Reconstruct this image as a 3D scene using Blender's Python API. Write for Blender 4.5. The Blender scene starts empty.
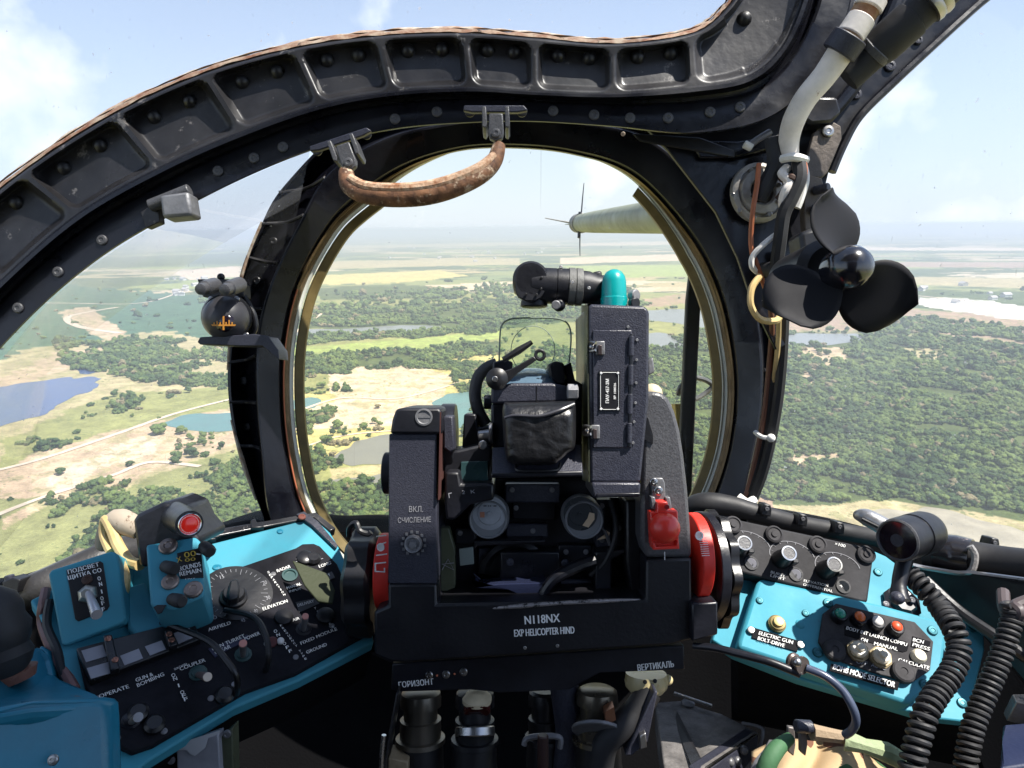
import bpy, bmesh, math, random
import numpy as np
from mathutils import Vector, Matrix, Euler, noise as mnoise
random.seed(7); rng = np.random.default_rng(11)
W, HT = 1024, 768
F = 667.0                      # focal length in pixels (about 24 mm)
ALT = 220.0                    # height of the eye above the fields
PITCH = math.radians(13.2); ROLL = math.radians(0.6)
ROT = Matrix.Rotation(-PITCH, 4, 'X') @ Matrix.Rotation(ROLL, 4, 'Y')
M = Matrix.Translation((0, 0, ALT)) @ ROT
col = bpy.context.scene.collection
V = Vector

def P(px, py, d):
    return V(((px-512)/F*d, d, (384-py)/F*d))
def sub(a, b): return a-b

# ------------------------------------------------------------------ materials
MATS = {}
def mat(name, c, rough=0.5, metal=0.0, bump=0.0, bscale=300.0, var=0.0, vscale=30.0, wear=None, wamt=0.0, wscale=60.0, spec=0.5, coat=0.0, c2=None, trans=0.0):
    if name in MATS: return MATS[name]
    m = bpy.data.materials.new(name); m.use_nodes = True
    nt = m.node_tree; N = nt.nodes; L = nt.links
    b = N['Principled BSDF']
    b.inputs['Roughness'].default_value = rough; b.inputs['Metallic'].default_value = metal
    b.inputs['Specular IOR Level'].default_value = spec
    b.inputs['Coat Weight'].default_value = coat; b.inputs['Coat Roughness'].default_value = 0.15
    if trans: b.inputs['Transmission Weight'].default_value = trans
    tc = N.new('ShaderNodeTexCoord')
    out = None
    rgb = N.new('ShaderNodeRGB'); rgb.outputs[0].default_value = (*c, 1); out = rgb.outputs[0]
    if var or c2:
        n = N.new('ShaderNodeTexNoise'); n.inputs['Scale'].default_value = vscale; n.inputs['Detail'].default_value = 6
        n.inputs['Roughness'].default_value = 0.65
        L.new(tc.outputs['Object'], n.inputs['Vector'])
        r = N.new('ShaderNodeValToRGB'); r.color_ramp.elements[0].position = 0.35; r.color_ramp.elements[1].position = 0.65
        hi = c2 if c2 else tuple(min(1, x*(1+var)) for x in c); lo = c if c2 else tuple(x*(1-var) for x in c)
        r.color_ramp.elements[0].color = (*lo, 1); r.color_ramp.elements[1].color = (*hi, 1)
        L.new(n.outputs['Fac'], r.inputs['Fac']); out = r.outputs['Color']
    if wear:
        n = N.new('ShaderNodeTexNoise'); n.inputs['Scale'].default_value = wscale; n.inputs['Detail'].default_value = 10
        n.inputs['Roughness'].default_value = 0.75
        L.new(tc.outputs['Object'], n.inputs['Vector'])
        r = N.new('ShaderNodeValToRGB')
        r.color_ramp.elements[0].position = 0.72-wamt; r.color_ramp.elements[0].color = (0, 0, 0, 1)
        r.color_ramp.elements[1].position = 0.76-wamt*0.9; r.color_ramp.elements[1].color = (1, 1, 1, 1)
        L.new(n.outputs['Fac'], r.inputs['Fac'])
        mx = N.new('ShaderNodeMixRGB'); L.new(r.outputs['Color'], mx.inputs['Fac']); L.new(out, mx.inputs[1]); mx.inputs[2].default_value = (*wear, 1)
        out = mx.outputs[0]
    L.new(out, b.inputs['Base Color'])
    # smudges change the gloss
    n = N.new('ShaderNodeTexNoise'); n.inputs['Scale'].default_value = 18; n.inputs['Detail'].default_value = 8
    L.new(tc.outputs['Object'], n.inputs['Vector'])
    mr = N.new('ShaderNodeMapRange'); mr.inputs['From Min'].default_value = .3; mr.inputs['From Max'].default_value = .7
    mr.inputs['To Min'].default_value = max(0.03, rough-0.12); mr.inputs['To Max'].default_value = min(1, rough+0.15)
    L.new(n.outputs['Fac'], mr.inputs['Value']); L.new(mr.outputs[0], b.inputs['Roughness'])
    if bump:
        n = N.new('ShaderNodeTexNoise'); n.inputs['Scale'].default_value = bscale; n.inputs['Detail'].default_value = 3
        L.new(tc.outputs['Object'], n.inputs['Vector'])
        bp = N.new('ShaderNodeBump'); bp.inputs['Strength'].default_value = bump; bp.inputs['Distance'].default_value = 0.001
        L.new(n.outputs['Fac'], bp.inputs['Height']); L.new(bp.outputs[0], b.inputs['Normal'])
    MATS[name] = m; return m

BLACK = mat('black_enamel', (.010, .0105, .015), .36, bump=.25, bscale=160, wear=(.28, .28, .29), wamt=.035, wscale=90, var=.4)
BLACKP = mat('black_frame_paint', (.013, .0125, .014), .34, bump=.5, bscale=70, wear=(.16, .15, .145), wamt=.12, wscale=50, c2=(.034, .033, .036), vscale=16)
FRAMEB = mat('gloss_black_frame', (.0045, .0047, .008), .3, bump=.5, bscale=60, wear=(.12, .11, .11), wamt=.045, wscale=55, c2=(.009, .0095, .014), vscale=18)
HAMMER = mat('hammered_grey_black', (.024, .025, .038), .4, bump=.4, bscale=900, c2=(.042, .044, .062), vscale=500, wear=(.012, .012, .015), wamt=.06, wscale=150)
HAMMER2 = mat('worn_grey_metal_paint', (.06, .06, .066), .42, bump=.35, bscale=700, c2=(.10, .10, .107), vscale=700, wear=(.03, .03, .03), wamt=.06, wscale=60)
PLASTIC = mat('black_plastic', (.011, .011, .013), .38, bump=.2, bscale=200)
LABEL = mat('matt_black_label', (.010, .010, .012), .85, spec=.15)
WALLM = mat('dark_wall_paint', (.006, .006, .007), .85, spec=.12, bump=.3)
RUBBER = mat('black_rubber', (.018, .018, .02), .6, bump=.3, bscale=120, wear=(.09, .085, .08), wamt=.06, wscale=80)
PANEL = mat('matt_black_panel', (.012, .012, .016), .75, spec=.15, bump=.25, bscale=350, var=.4, wear=(.09, .09, .1), wamt=.05, wscale=50)
CRINKLE = mat('grey_crinkle_panel', (.045, .043, .046), .7, spec=.25, bump=.3, bscale=380, var=.3, vscale=60)
TEAL = mat('turquoise_cockpit_paint', (.045, .31, .41), .6, bump=.2, bscale=120, c2=(.07, .27, .35), vscale=9, wear=(.09, .12, .12), wamt=.07, wscale=30, spec=.3)
TEALW = mat('worn_turquoise_paint', (.015, .19, .29), .35, bump=.3, bscale=90, var=.2, vscale=10, wear=(.18, .12, .08), wamt=.09, wscale=25)
STEEL = mat('bare_steel', (.45, .44, .43), .32, 1.0, bump=.3, bscale=200, wear=(.12, .1, .09), wamt=.1, wscale=90)
GREYM = mat('grey_casting', (.2, .2, .21), .45, .3, bump=.5, bscale=200, var=.3, wear=(.05, .05, .05), wamt=.08)
CHROME = mat('polished_rim', (.75, .75, .74), .18, 1.0)
BRONZE = mat('bronze_retaining_ring', (.2, .14, .075), .38, .7, bump=.4, bscale=120, var=.4, vscale=25)
OLIVEG = mat('olive_gold_seal', (.17, .125, .045), .42, .35, bump=.3, bscale=60, var=.3, vscale=18)
COPPER = mat('orange_sealant_line', (.45, .13, .06), .6)
PALE = mat('pale_glass_edge', (.72, .74, .66), .3, var=.1)
RUST = mat('rusty_sealant', (.2, .075, .035), .8, bump=1.0, bscale=220, c2=(.42, .33, .24), vscale=70, wear=(.05, .03, .02), wamt=.14, wscale=90)
CREAM = mat('cream_sealant', (.55, .5, .4), .7, bump=.8, bscale=150, c2=(.3, .16, .09), vscale=90)
RED = mat('red_scale_paint', (.75, .035, .022), .5, bump=.2, var=.12)
REDP = mat('red_plastic_guard', (.78, .04, .025), .35, var=.06, coat=.3)
WHITE = mat('white_lettering', (.9, .9, .88), .6, wear=(.4, .4, .4), wamt=.05, wscale=300)
DIMW = mat('faded_lettering', (.3, .3, .32), .7, spec=.2)
IVORY = mat('ivory_sleeve', (.82, .76, .70), .55, bump=.5, bscale=60, var=.15, wear=(.35, .2, .12), wamt=.06, wscale=40)
BEIGE = mat('beige_plastic', (.62, .52, .34), .45, var=.15, wear=(.3, .15, .05), wamt=.06)
RUSTY = mat('rusty_pipe', (.24, .085, .03), .6, bump=.6, bscale=120, c2=(.45, .3, .17), vscale=60)
WIREO = mat('orange_brown_wire', (.38, .12, .05), .45, var=.2)
WIREY = mat('yellowed_wire', (.62, .45, .2), .4, var=.2)
WIREW = mat('white_wire', (.8, .78, .73), .5, var=.12)
LEATHER = mat('black_leather', (.007, .007, .0085), .36, bump=1.0, bscale=170, coat=.12)
BROWNL = mat('worn_brown_leather', (.07, .03, .016), .7, bump=1.0, bscale=180, c2=(.28, .13, .06), vscale=90, wear=(.55, .40, .27), wamt=.17, wscale=55)
BROWNSTR = mat('frayed_leather_edge', (.3, .12, .05), .8, bump=1.0, bscale=260, c2=(.7, .5, .34), vscale=150)
TEALCAP = mat('teal_plastic_cap', (.0, .42, .42), .25, coat=.4, trans=.25, var=.05)
OLIVEB = mat('olive_boom_paint', (.23, .25, .2), .5, bump=.3, bscale=20, var=.2, vscale=6)
GREENOL = mat('olive_vinyl', (.075, .085, .05), .5, bump=.5, bscale=90, var=.2)
LILAC = mat('grey_label_card', (.3, .3, .34), .6, var=.1)
GREYD = mat('grey_dial', (.3, .32, .35), .4, var=.15, vscale=60)
TAN = mat('tan_card', (.55, .42, .28), .5)
GREENL = mat('green_lens', (.02, .28, .2), .25, coat=.5)
ORANGEL = mat('orange_lens', (.75, .16, .03), .3, coat=.5)
REDL = mat('red_lens', (.5, .02, .015), .15, coat=.6)
WHITEL = mat('white_lens', (.7, .68, .66), .3, coat=.5)
DARKLENS = mat('dark_lens', (.012, .006, .012), .08, coat=.8)
WARMG = mat('warm_grey_bracket', (.12, .1, .085), .5, .4, bump=.5, var=.3, wear=(.35, .3, .25), wamt=.05)
FLOORM = mat('cockpit_floor_paint', (.010, .010, .011), .8, spec=.15, bump=.5, var=.4)
NAVY = mat('navy_cover', (.02, .028, .07), .5, bump=.3)
AMBER = mat('amber_compass_card', (.6, .25, .03), .5)
GREYWOOD = mat('pale_grey_plate', (.3, .3, .33), .45, bump=.4, bscale=90, var=.15)

def glassmat(name, tint, gloss=1.0, dust=0.03):
    m = bpy.data.materials.new(name); m.use_nodes = True; nt = m.node_tree; N = nt.nodes; L = nt.links
    for n in list(N): N.remove(n)
    o = N.new('ShaderNodeOutputMaterial'); t = N.new('ShaderNodeBsdfTransparent'); t.inputs[0].default_value = (*tint, 1)
    g = N.new('ShaderNodeBsdfGlossy'); g.inputs['Roughness'].default_value = .02
    lw = N.new('ShaderNodeFresnel'); lw.inputs['IOR'].default_value = 1.25
    k = N.new('ShaderNodeMath'); k.operation = 'MULTIPLY'; k.inputs[1].default_value = gloss; L.new(lw.outputs[0], k.inputs[0])
    mx = N.new('ShaderNodeMixShader'); L.new(k.outputs[0], mx.inputs[0]); L.new(t.outputs[0], mx.inputs[1]); L.new(g.outputs[0], mx.inputs[2])
    d = N.new('ShaderNodeBsdfTranslucent'); d.inputs[0].default_value = (.9, .92, .95, 1)
    d2 = N.new('ShaderNodeBsdfDiffuse'); d2.inputs[0].default_value = (.9, .92, .95, 1)
    dd = N.new('ShaderNodeMixShader'); dd.inputs[0].default_value = .5; L.new(d.outputs[0], dd.inputs[1]); L.new(d2.outputs[0], dd.inputs[2])
    tc = N.new('ShaderNodeTexCoord'); no = N.new('ShaderNodeTexNoise'); no.inputs['Scale'].default_value = 9; no.inputs['Detail'].default_value = 8
    L.new(tc.outputs['Object'], no.inputs['Vector'])
    mr = N.new('ShaderNodeMapRange'); mr.inputs['From Min'].default_value = .3; mr.inputs['From Max'].default_value = .75
    mr.inputs['To Min'].default_value = dust*.5; mr.inputs['To Max'].default_value = dust*1.5; L.new(no.outputs['Fac'], mr.inputs['Value'])
    sn = N.new('ShaderNodeTexNoise'); sn.inputs['Scale'].default_value = 160; sn.inputs['Detail'].default_value = 2
    L.new(tc.outputs['Object'], sn.inputs['Vector']); sr = N.new('ShaderNodeMapRange'); sr.inputs['From Min'].default_value = .73; sr.inputs['From Max'].default_value = .76; sr.inputs['To Max'].default_value = .5
    L.new(sn.outputs['Fac'], sr.inputs['Value'])
    mq = N.new('ShaderNodeMapping'); mq.inputs['Rotation'].default_value = (.4, .7, .9); mq.inputs['Scale'].default_value = (260, 260, 3); L.new(tc.outputs['Object'], mq.inputs['Vector'])
    s2 = N.new('ShaderNodeTexNoise'); s2.inputs['Scale'].default_value = 1; s2.inputs['Detail'].default_value = 1; L.new(mq.outputs[0], s2.inputs['Vector'])
    sr2 = N.new('ShaderNodeMapRange'); sr2.inputs['From Min'].default_value = .72; sr2.inputs['From Max'].default_value = .8; sr2.inputs['To Max'].default_value = .12; L.new(s2.outputs['Fac'], sr2.inputs['Value'])
    ad = N.new('ShaderNodeMath'); L.new(mr.outputs[0], ad.inputs[0]); L.new(sr.outputs[0], ad.inputs[1]); ad2 = N.new('ShaderNodeMath'); ad2.use_clamp = True; L.new(ad.outputs[0], ad2.inputs[0]); L.new(sr2.outputs[0], ad2.inputs[1]); mr = ad2
    m2 = N.new('ShaderNodeMixShader'); L.new(mr.outputs[0], m2.inputs[0]); L.new(mx.outputs[0], m2.inputs[1]); L.new(dd.outputs[0], m2.inputs[2])
    L.new(m2.outputs[0], o.inputs['Surface']); MATS[name] = m; return m
GLASSW = glassmat('windscreen_glass', (.99, .972, .88), .3, .012)
GLASSC = glassmat('canopy_glass', (.97, .98, .985), .2, .075)
GLASSR = glassmat('reflector_glass', (.88, .93, .9), 1.0, .04)

# ------------------------------------------------------------------ mesh builder (camera-frame coordinates, metres)
def frame(ax):
    ax = V(ax).normalized(); u = ax.orthogonal().normalized(); return ax, u, ax.cross(u)
class MB:
    def __init__(s): s.v = []; s.f = []
    def add(s, vs, fs):
        b = len(s.v); s.v += [V(x) for x in vs]; s.f += [tuple(i+b for i in f) for f in fs]; return s
    def prism(s, pts, off):
        n = len(pts); off = V(off); s.add(list(pts)+[p+off for p in pts], [tuple(range(n)), tuple(reversed(range(n, 2*n)))]+[(i, i+n, (i+1) % n+n, (i+1) % n) for i in range(n)]); return s
    def poly(s, pxs, d, t):              # outline at depth d, thickness t away from the eye
        return s.prism([P(x, y, d) for x, y in pxs], (0, t, 0))
    def box(s, x0, y0, x1, y1, d, t): return s.poly([(x0, y0), (x0, y1), (x1, y1), (x1, y0)], d, t)
    def lathe(s, o, ax, prof, n=24, cap=True):
        ax, u, w = frame(ax); vs = []; fs = []
        for h, r in prof:
            for i in range(n):
                a = 2*math.pi*i/n; vs.append(V(o)+ax*h+(u*math.cos(a)+w*math.sin(a))*r)
        for k in range(len(prof)-1):
            for i in range(n):
                j = (i+1) % n; fs.append((k*n+i, k*n+j, (k+1)*n+j, (k+1)*n+i))
        if cap: fs.append(tuple(reversed(range(n)))); fs.append(tuple(range((len(prof)-1)*n, len(prof)*n)))
        return s.add(vs, fs)
    def cyl(s, p0, p1, r0, r1=None, n=20):
        p0 = V(p0); p1 = V(p1); r1 = r0 if r1 is None else r1
        L = (p1-p0).length; c = min(.0008, L*.2, r0*.2)
        return s.lathe(p0, p1-p0, [(0, r0-c), (c, r0), (L-c, r1), (L, r1-c)], n)
    def ball(s, c, r, sz=1.0, ax=(0, 0, 1), n=20, half=False):
        m = n//2; lo = 0 if not half else m//2
        prof = [(-math.cos(math.pi*k/m)*r*sz, max(1e-5, math.sin(math.pi*k/m)*r)) for k in range(lo, m+1)]
        return s.lathe(c, ax, prof, n)
    def tube(s, pts, r, n=10, sm=6, cap=True):
        pts = cr(pts, sm) if sm > 1 else [V(p) for p in pts]
        rs = r if isinstance(r, (list, tuple)) else None
        vs = []; fs = []; t0 = (pts[1]-pts[0]).normalized(); u = t0.orthogonal().normalized()
        for i, p in enumerate(pts):
            t = (pts[min(i+1, len(pts)-1)]-pts[max(i-1, 0)]).normalized()
            u = (u-t*u.dot(t)).normalized(); w = t.cross(u)
            if rs:
                q = i/(len(pts)-1)*(len(rs)-1); k = min(int(q), len(rs)-2); rr = rs[k]+(rs[k+1]-rs[k])*(q-k)
            else: rr = r
            for j in range(n):
                a = 2*math.pi*j/n; vs.append(p+(u*math.cos(a)+w*math.sin(a))*rr)
        for i in range(len(pts)-1):
            for j in range(n):
                k = (j+1) % n; fs.append((i*n+j, i*n+k, (i+1)*n+k, (i+1)*n+j))
        if cap: fs.append(tuple(reversed(range(n)))); fs.append(tuple(range((len(pts)-1)*n, len(pts)*n)))
        return s.add(vs, fs)
    def coil(s, pts, R, r, turns, seg=14):
        path = cr(pts, 24); L = [0]
        for a, b in zip(path, path[1:]): L.append(L[-1]+(b-a).length)
        def at(q):
            x = q*L[-1]; k = 0
            while k < len(L)-2 and L[k+1] < x: k += 1
            f = (x-L[k])/max(1e-9, L[k+1]-L[k]); return path[k].lerp(path[k+1], f), (path[k+1]-path[k]).normalized()
        n = int(turns*seg); out = []; u = None
        for i in range(n+1):
            p, t = at(i/n)
            if u is None: u = t.orthogonal().normalized()
            u = (u-t*u.dot(t)).normalized(); w = t.cross(u); a = 2*math.pi*i/seg
            out.append(p+(u*math.cos(a)+w*math.sin(a))*R)
        return s.tube(out, r, 8, 1)
    def strip(s, r1, r2, closed=False):   # two rails of 3-D points
        n = len(r1); fs = [(i, i+1, n+i+1, n+i) for i in range(n-1)]
        if closed: fs.append((n-1, 0, n, 2*n-1))
        return s.add(list(r1)+list(r2), fs)
    def grid(s, rows, closed=False):
        n = len(rows[0]); vs = [p for r in rows for p in r]; fs = []
        for k in range(len(rows)-1):
            for i in range(n if closed else n-1):
                j = (i+1) % n; fs.append((k*n+i, k*n+j, (k+1)*n+j, (k+1)*n+i))
        return s.add(vs, fs)
def cr(pts, m, closed=False):
    pts = [V(p) for p in pts]; n = len(pts); out = []
    for i in range(n if closed else n-1):
        if closed: a, b, c, d = pts[i-1], pts[i], pts[(i+1) % n], pts[(i+2) % n]
        else: a, b, c, d = pts[max(i-1, 0)], pts[i], pts[i+1], pts[min(i+2, n-1)]
        for k in range(m):
            t = k/m; out.append(0.5*((2*b)+(c-a)*t+(2*a-5*b+4*c-d)*t*t+(3*b-a-3*c+d)*t**3))
    if not closed: out.append(pts[-1])
    return out

def link(name, mb, m, origin, world=False, bevel=0.0, smooth=35, solid=0.0):
    me = bpy.data.meshes.new(name); me.from_pydata([tuple(v-origin) for v in mb.v], [], mb.f); me.update()
    bm = bmesh.new(); bm.from_mesh(me); bmesh.ops.recalc_face_normals(bm, faces=bm.faces); bm.to_mesh(me); bm.free()
    me.materials.append(m); me.shade_smooth(); me.set_sharp_from_angle(angle=math.radians(smooth))
    o = bpy.data.objects.new(name, me); col.objects.link(o)
    if solid:
        so = o.modifiers.new('s', 'SOLIDIFY'); so.thickness = solid; so.offset = 0
    if bevel:
        b = o.modifiers.new('b', 'BEVEL'); b.width = bevel; b.segments = 2; b.limit_method = 'ANGLE'; b.angle_limit = math.radians(40); b.use_clamp_overlap = True
    return o
class Thing:
    def __init__(s, name, label, cat, base, group=None):
        s.base = V(base); s.o = bpy.data.objects.new(name, None); col.objects.link(s.o); s.o.empty_display_size = .02
        s.o.matrix_world = M @ Matrix.Translation(s.base)
        s.o['label'] = label; s.o['category'] = cat
        if group: s.o['group'] = group
    def part(s, name, mb, m, parent=None, label=None, **k):
        o = link(name, mb, m, s.base, **k); o.parent = parent if parent else s.o
        if label: o['label'] = label
        return o
def single(name, mb, m, label, cat, group=None, kind=None, **k):
    base = sum(mb.v, V())/len(mb.v) if len(mb.v) < 5000 else mb.v[0]
    o = link(name, mb, m, base, **k); o.matrix_world = M @ Matrix.Translation(base)
    if kind: o['kind'] = kind
    if label: o['label'] = label
    if cat: o['category'] = cat
    if group: o['group'] = group
    return o

class Plane:
    def __init__(s, a, b, c):
        s.o = P(*a); n = (P(*b)-s.o).cross(P(*c)-s.o).normalized()
        if n.dot(s.o) > 0: n = -n
        s.n = n                     # towards the eye
    def h(s, px, py, lift=0.0):
        r = V(((px-512)/F, 1, (384-py)/F)); return r*((s.o+s.n*lift).dot(s.n)/r.dot(s.n))
    def pts(s, pxs, lift=0.0): return [s.h(x, y, lift) for x, y in pxs]
    def foot(s, px, py, top, lift=.006): return s.h(px, py, top)-s.n*(top-lift)
    def slab(s, mb, pxs, lift, t): return mb.prism(s.pts(pxs, lift), -s.n*t)
GL = {}
def glyph(st):
    if st in GL: return GL[st]
    cu = bpy.data.curves.new('t', 'FONT'); cu.body = st; cu.resolution_u = 3
    ob = bpy.data.objects.new('t', cu); col.objects.link(ob)
    dg = bpy.context.evaluated_depsgraph_get(); me = bpy.data.meshes.new_from_object(ob.evaluated_get(dg))
    vs = np.array([v.co[:2] for v in me.vertices]); fs = [tuple(p.vertices) for p in me.polygons]
    mn = vs.min(0); mx = vs.max(0); vs = (vs-mn)/(mx-mn)
    bpy.data.objects.remove(ob); bpy.data.curves.remove(cu); bpy.data.meshes.remove(me)
    GL[st] = (vs, fs); return GL[st]
def text(mb, pl, st, BL, BR, TL, lift=.0005, bold=0.0):
    vs, fs = glyph(st); o = pl.h(*BL, lift); x = pl.h(*BR, lift)-o; y = pl.h(*TL, lift)-o
    for dx in ((0,) if not bold else (-bold, 0, bold)):
        off = x.normalized()*dx
        mb.add([o+off+x*a+y*b+pl.n*(dx*.05) for a, b in vs], fs)
def texth(mb, pl, st, BL, BR, h, lift=.0005, skew=0.0, bold=0.0):
    dx, dy = BR[0]-BL[0], BR[1]-BL[1]; L = math.hypot(dx, dy); nx, ny = dy/L, -dx/L
    text(mb, pl, st, BL, BR, (BL[0]+nx*h+skew, BL[1]+ny*h), lift, bold)
def stacked(mb, pl, st, a, b, w, h, ang):
    n = len(st); c, s_ = math.cos(ang), -math.sin(ang)
    for i, ch in enumerate(st):
        if ch == ' ': continue
        x = a[0]+(b[0]-a[0])*i/max(1, n-1); y = a[1]+(b[1]-a[1])*i/max(1, n-1)
        ww = w*(.35 if ch == 'I' else 1)
        texth(mb, pl, ch, (x-ww/2*c, y+ww/2*s_), (x+ww/2*c, y-ww/2*s_), h, .0076)
def screw(mb, p, n, r, slot=True):
    mb.lathe(V(p)-V(n)*r*.2, n, [(0, r), (r*.35, r), (r*.5, r*.85), (r*.56, r*.45), (r*.45, r*.35)], 14)
def rail(pts, d=None):
    return [P(*p) if d is None else P(p[0], p[1], d) for p in pts]
# ================================================================== LANDSCAPE
def vnoise(x, y, seed=0):
    xi = np.floor(x).astype(np.int64); yi = np.floor(y).astype(np.int64); fx = x-xi; fy = y-yi
    fx = fx*fx*(3-2*fx); fy = fy*fy*(3-2*fy)
    def h(a, b):
        n = (a*374761393+b*668265263+seed*1274126177) & 0xffffffff
        n = ((n ^ (n >> 13))*1274126177) & 0xffffffff; return ((n ^ (n >> 16)) & 0xffff)/65535.0
    return (h(xi, yi)*(1-fx)+h(xi+1, yi)*fx)*(1-fy)+(h(xi, yi+1)*(1-fx)+h(xi+1, yi+1)*fx)*fy
def fbm(x, y, sc, seed=0, o=4):
    s = 0; a = 1; t = 0
    for k in range(o): s = s+a*vnoise(x/sc*2**k, y/sc*2**k, seed+k*17); t += a; a *= .55
    return s/t
RI = np.array(ROT.to_3x3().inverted())
def topx(X, Y, Z=0.0):                    # map position -> where that place lies in the survey picture
    p = np.stack([X, Y, np.full_like(X, Z-ALT)]); c = RI @ p.reshape(3, -1); c = c.reshape(p.shape)
    d = np.where(c[1] > 1, c[1], np.nan); return 512+c[0]/d*F, 384-c[2]/d*F
R3 = ROT.to_3x3()
def gnd(px, py, z=0.0):
    r = R3 @ V(((px-512)/F, 1, (384-py)/F)); t = (z-ALT)/r.z; return V((r.x*t, r.y*t, z))
def inpoly(x, y, poly):
    ins = np.zeros(x.shape, bool); n = len(poly)
    for i in range(n):
        x0, y0 = poly[i]; x1, y1 = poly[(i+1) % n]
        if y0 == y1: continue
        c = ((y0 > y) != (y1 > y)) & (x < (x1-x0)*(y-y0)/(y1-y0)+x0); ins ^= c
    return ins
SAND = (.50, .37, .24); PSAND = (.60, .47, .33); DRY = (.42, .35, .19); YEL = (.52, .44, .17)
GRASS = (.27, .27, .10); BRIGHT = (.30, .36, .10); SCRUB = (.25, .25, .10); WOODF = (.085, .11, .035); BROWN = (.36, .25, .17); TEALF = (.07, .135, .075); WHT = (.7, .66, .62)
COVER = [  # ground cover patches: colour, outline, raggedness
 (TEALF, [(-200, 300), (60, 283), (250, 300), (320, 330), (250, 400), (-200, 400)], 3),
 (TEALF, [(130, 300), (230, 300), (235, 345), (120, 352)], 1),
 (DRY, [(-200, 400), (60, 345), (160, 330), (240, 345), (300, 560), (-200, 620)], 4),
 (SAND, [(60, 312), (90, 305), (108, 322), (125, 330), (118, 342), (95, 335), (78, 325)], 2),
 (SAND, [(-200, 395), (0, 378), (60, 352), (110, 345), (60, 372), (10, 392), (-200, 440)], 3),
 (GRASS, [(0, 440), (120, 395), (240, 385), (240, 420), (120, 445), (0, 500)], 4),
 (SAND, [(-200, 520), (0, 468), (110, 432), (240, 404), (244, 440), (170, 470), (60, 505), (-200, 600)], 4),
 (PSAND, [(40, 480), (110, 450), (170, 430), (165, 452), (110, 470), (60, 495)], 5),
 (SCRUB, [(-200, 560), (0, 500), (120, 490), (260, 440), (300, 600), (-200, 640)], 5),
 (SAND, [(0, 520), (60, 492), (100, 478), (100, 484), (50, 505), (0, 530)], 2),
 (GRASS, [(300, 300), (500, 292), (740, 300), (740, 520), (300, 520)], 3),
 (WOODF, [(290, 310), (500, 300), (640, 300), (640, 312), (500, 330), (290, 330)], 3),
 (DRY, [(290, 262), (520, 258), (520, 264), (290, 270)], .3), (PSAND, [(560, 258), (740, 252), (740, 259), (560, 264)], .3), (BRIGHT, [(560, 266), (740, 264), (740, 276), (600, 278)], .4), (YEL, [(300, 276), (440, 270), (470, 276), (400, 283), (300, 285)], .5),
 (PSAND, [(580, 243), (740, 240), (740, 243.5), (580, 246)], .2), (DRY, [(330, 246), (560, 241), (560, 244), (330, 249)], .2), (PSAND, [(420, 285), (520, 281), (540, 286), (480, 292)], .5), (WOODF, [(315, 288), (400, 284), (470, 290), (440, 299), (320, 300)], 1),
 (BROWN, [(800, 262), (1100, 262), (1100, 268), (800, 267)], .3), (PSAND, [(780, 247), (1100, 248), (1100, 251), (780, 250)], .2), (DRY, [(880, 276), (1100, 280), (1100, 290), (880, 284)], .3), (PSAND, [(60, 240), (250, 237), (250, 240), (40, 244)], .2), (WOODF, [(90, 258), (260, 252), (260, 262), (60, 270)], .5), (PSAND, [(170, 272), (240, 266), (240, 276), (190, 280)], .5),
 (YEL, [(290, 396), (335, 392), (330, 415), (290, 425)], 2), (YEL, [(330, 486), (400, 484), (400, 496), (330, 500)], 2),
 (BRIGHT, [(290, 348), (420, 338), (500, 330), (500, 338), (400, 352), (290, 360)], .6),
 (WOODF, [(290, 356), (400, 352), (500, 340), (500, 352), (470, 372), (300, 368)], 2),
 (PSAND, [(330, 366), (470, 360), (468, 395), (450, 425), (360, 432), (300, 445), (290, 420), (330, 400)], 4),
 (YEL, [(405, 362), (500, 352), (500, 420), (440, 400), (455, 375)], 3),
 (YEL, [(290, 430), (390, 425), (390, 445), (290, 470)], 3),
 (DRY, [(330, 470), (390, 465), (390, 485), (325, 490)], 2),
 (SCRUB, [(290, 485), (400, 480), (500, 500), (500, 560), (290, 560)], 4),
 (WOODF, [(640, 340), (760, 330), (1100, 350), (1200, 520), (640, 520)], 2),
 (BROWN, [(740, 322), (860, 306), (960, 312), (1150, 330), (1150, 362), (1000, 340), (900, 330), (780, 332)], 1.2),
 (WHT, [(905, 298), (960, 297), (1040, 308), (1150, 318), (1150, 330), (1000, 318), (930, 308)], .8),
 (BROWN, [(640, 300), (700, 292), (700, 302), (650, 308)], 1),
 (SAND, [(790, 352), (850, 345), (845, 362), (820, 372), (812, 392), (800, 385), (815, 365)], 3),
 (DRY, [(905, 350), (950, 345), (945, 362), (915, 362)], 4),
 (SAND, [(780, 455), (835, 452), (838, 464), (790, 466)], 3),
 (DRY, [(840, 505), (900, 500), (1024, 520), (1200, 560), (1200, 620), (860, 620), (740, 540), (740, 500)], 3),
 (BROWN, [(750, 496), (775, 498), (780, 515), (750, 515)], 2),
]
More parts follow.
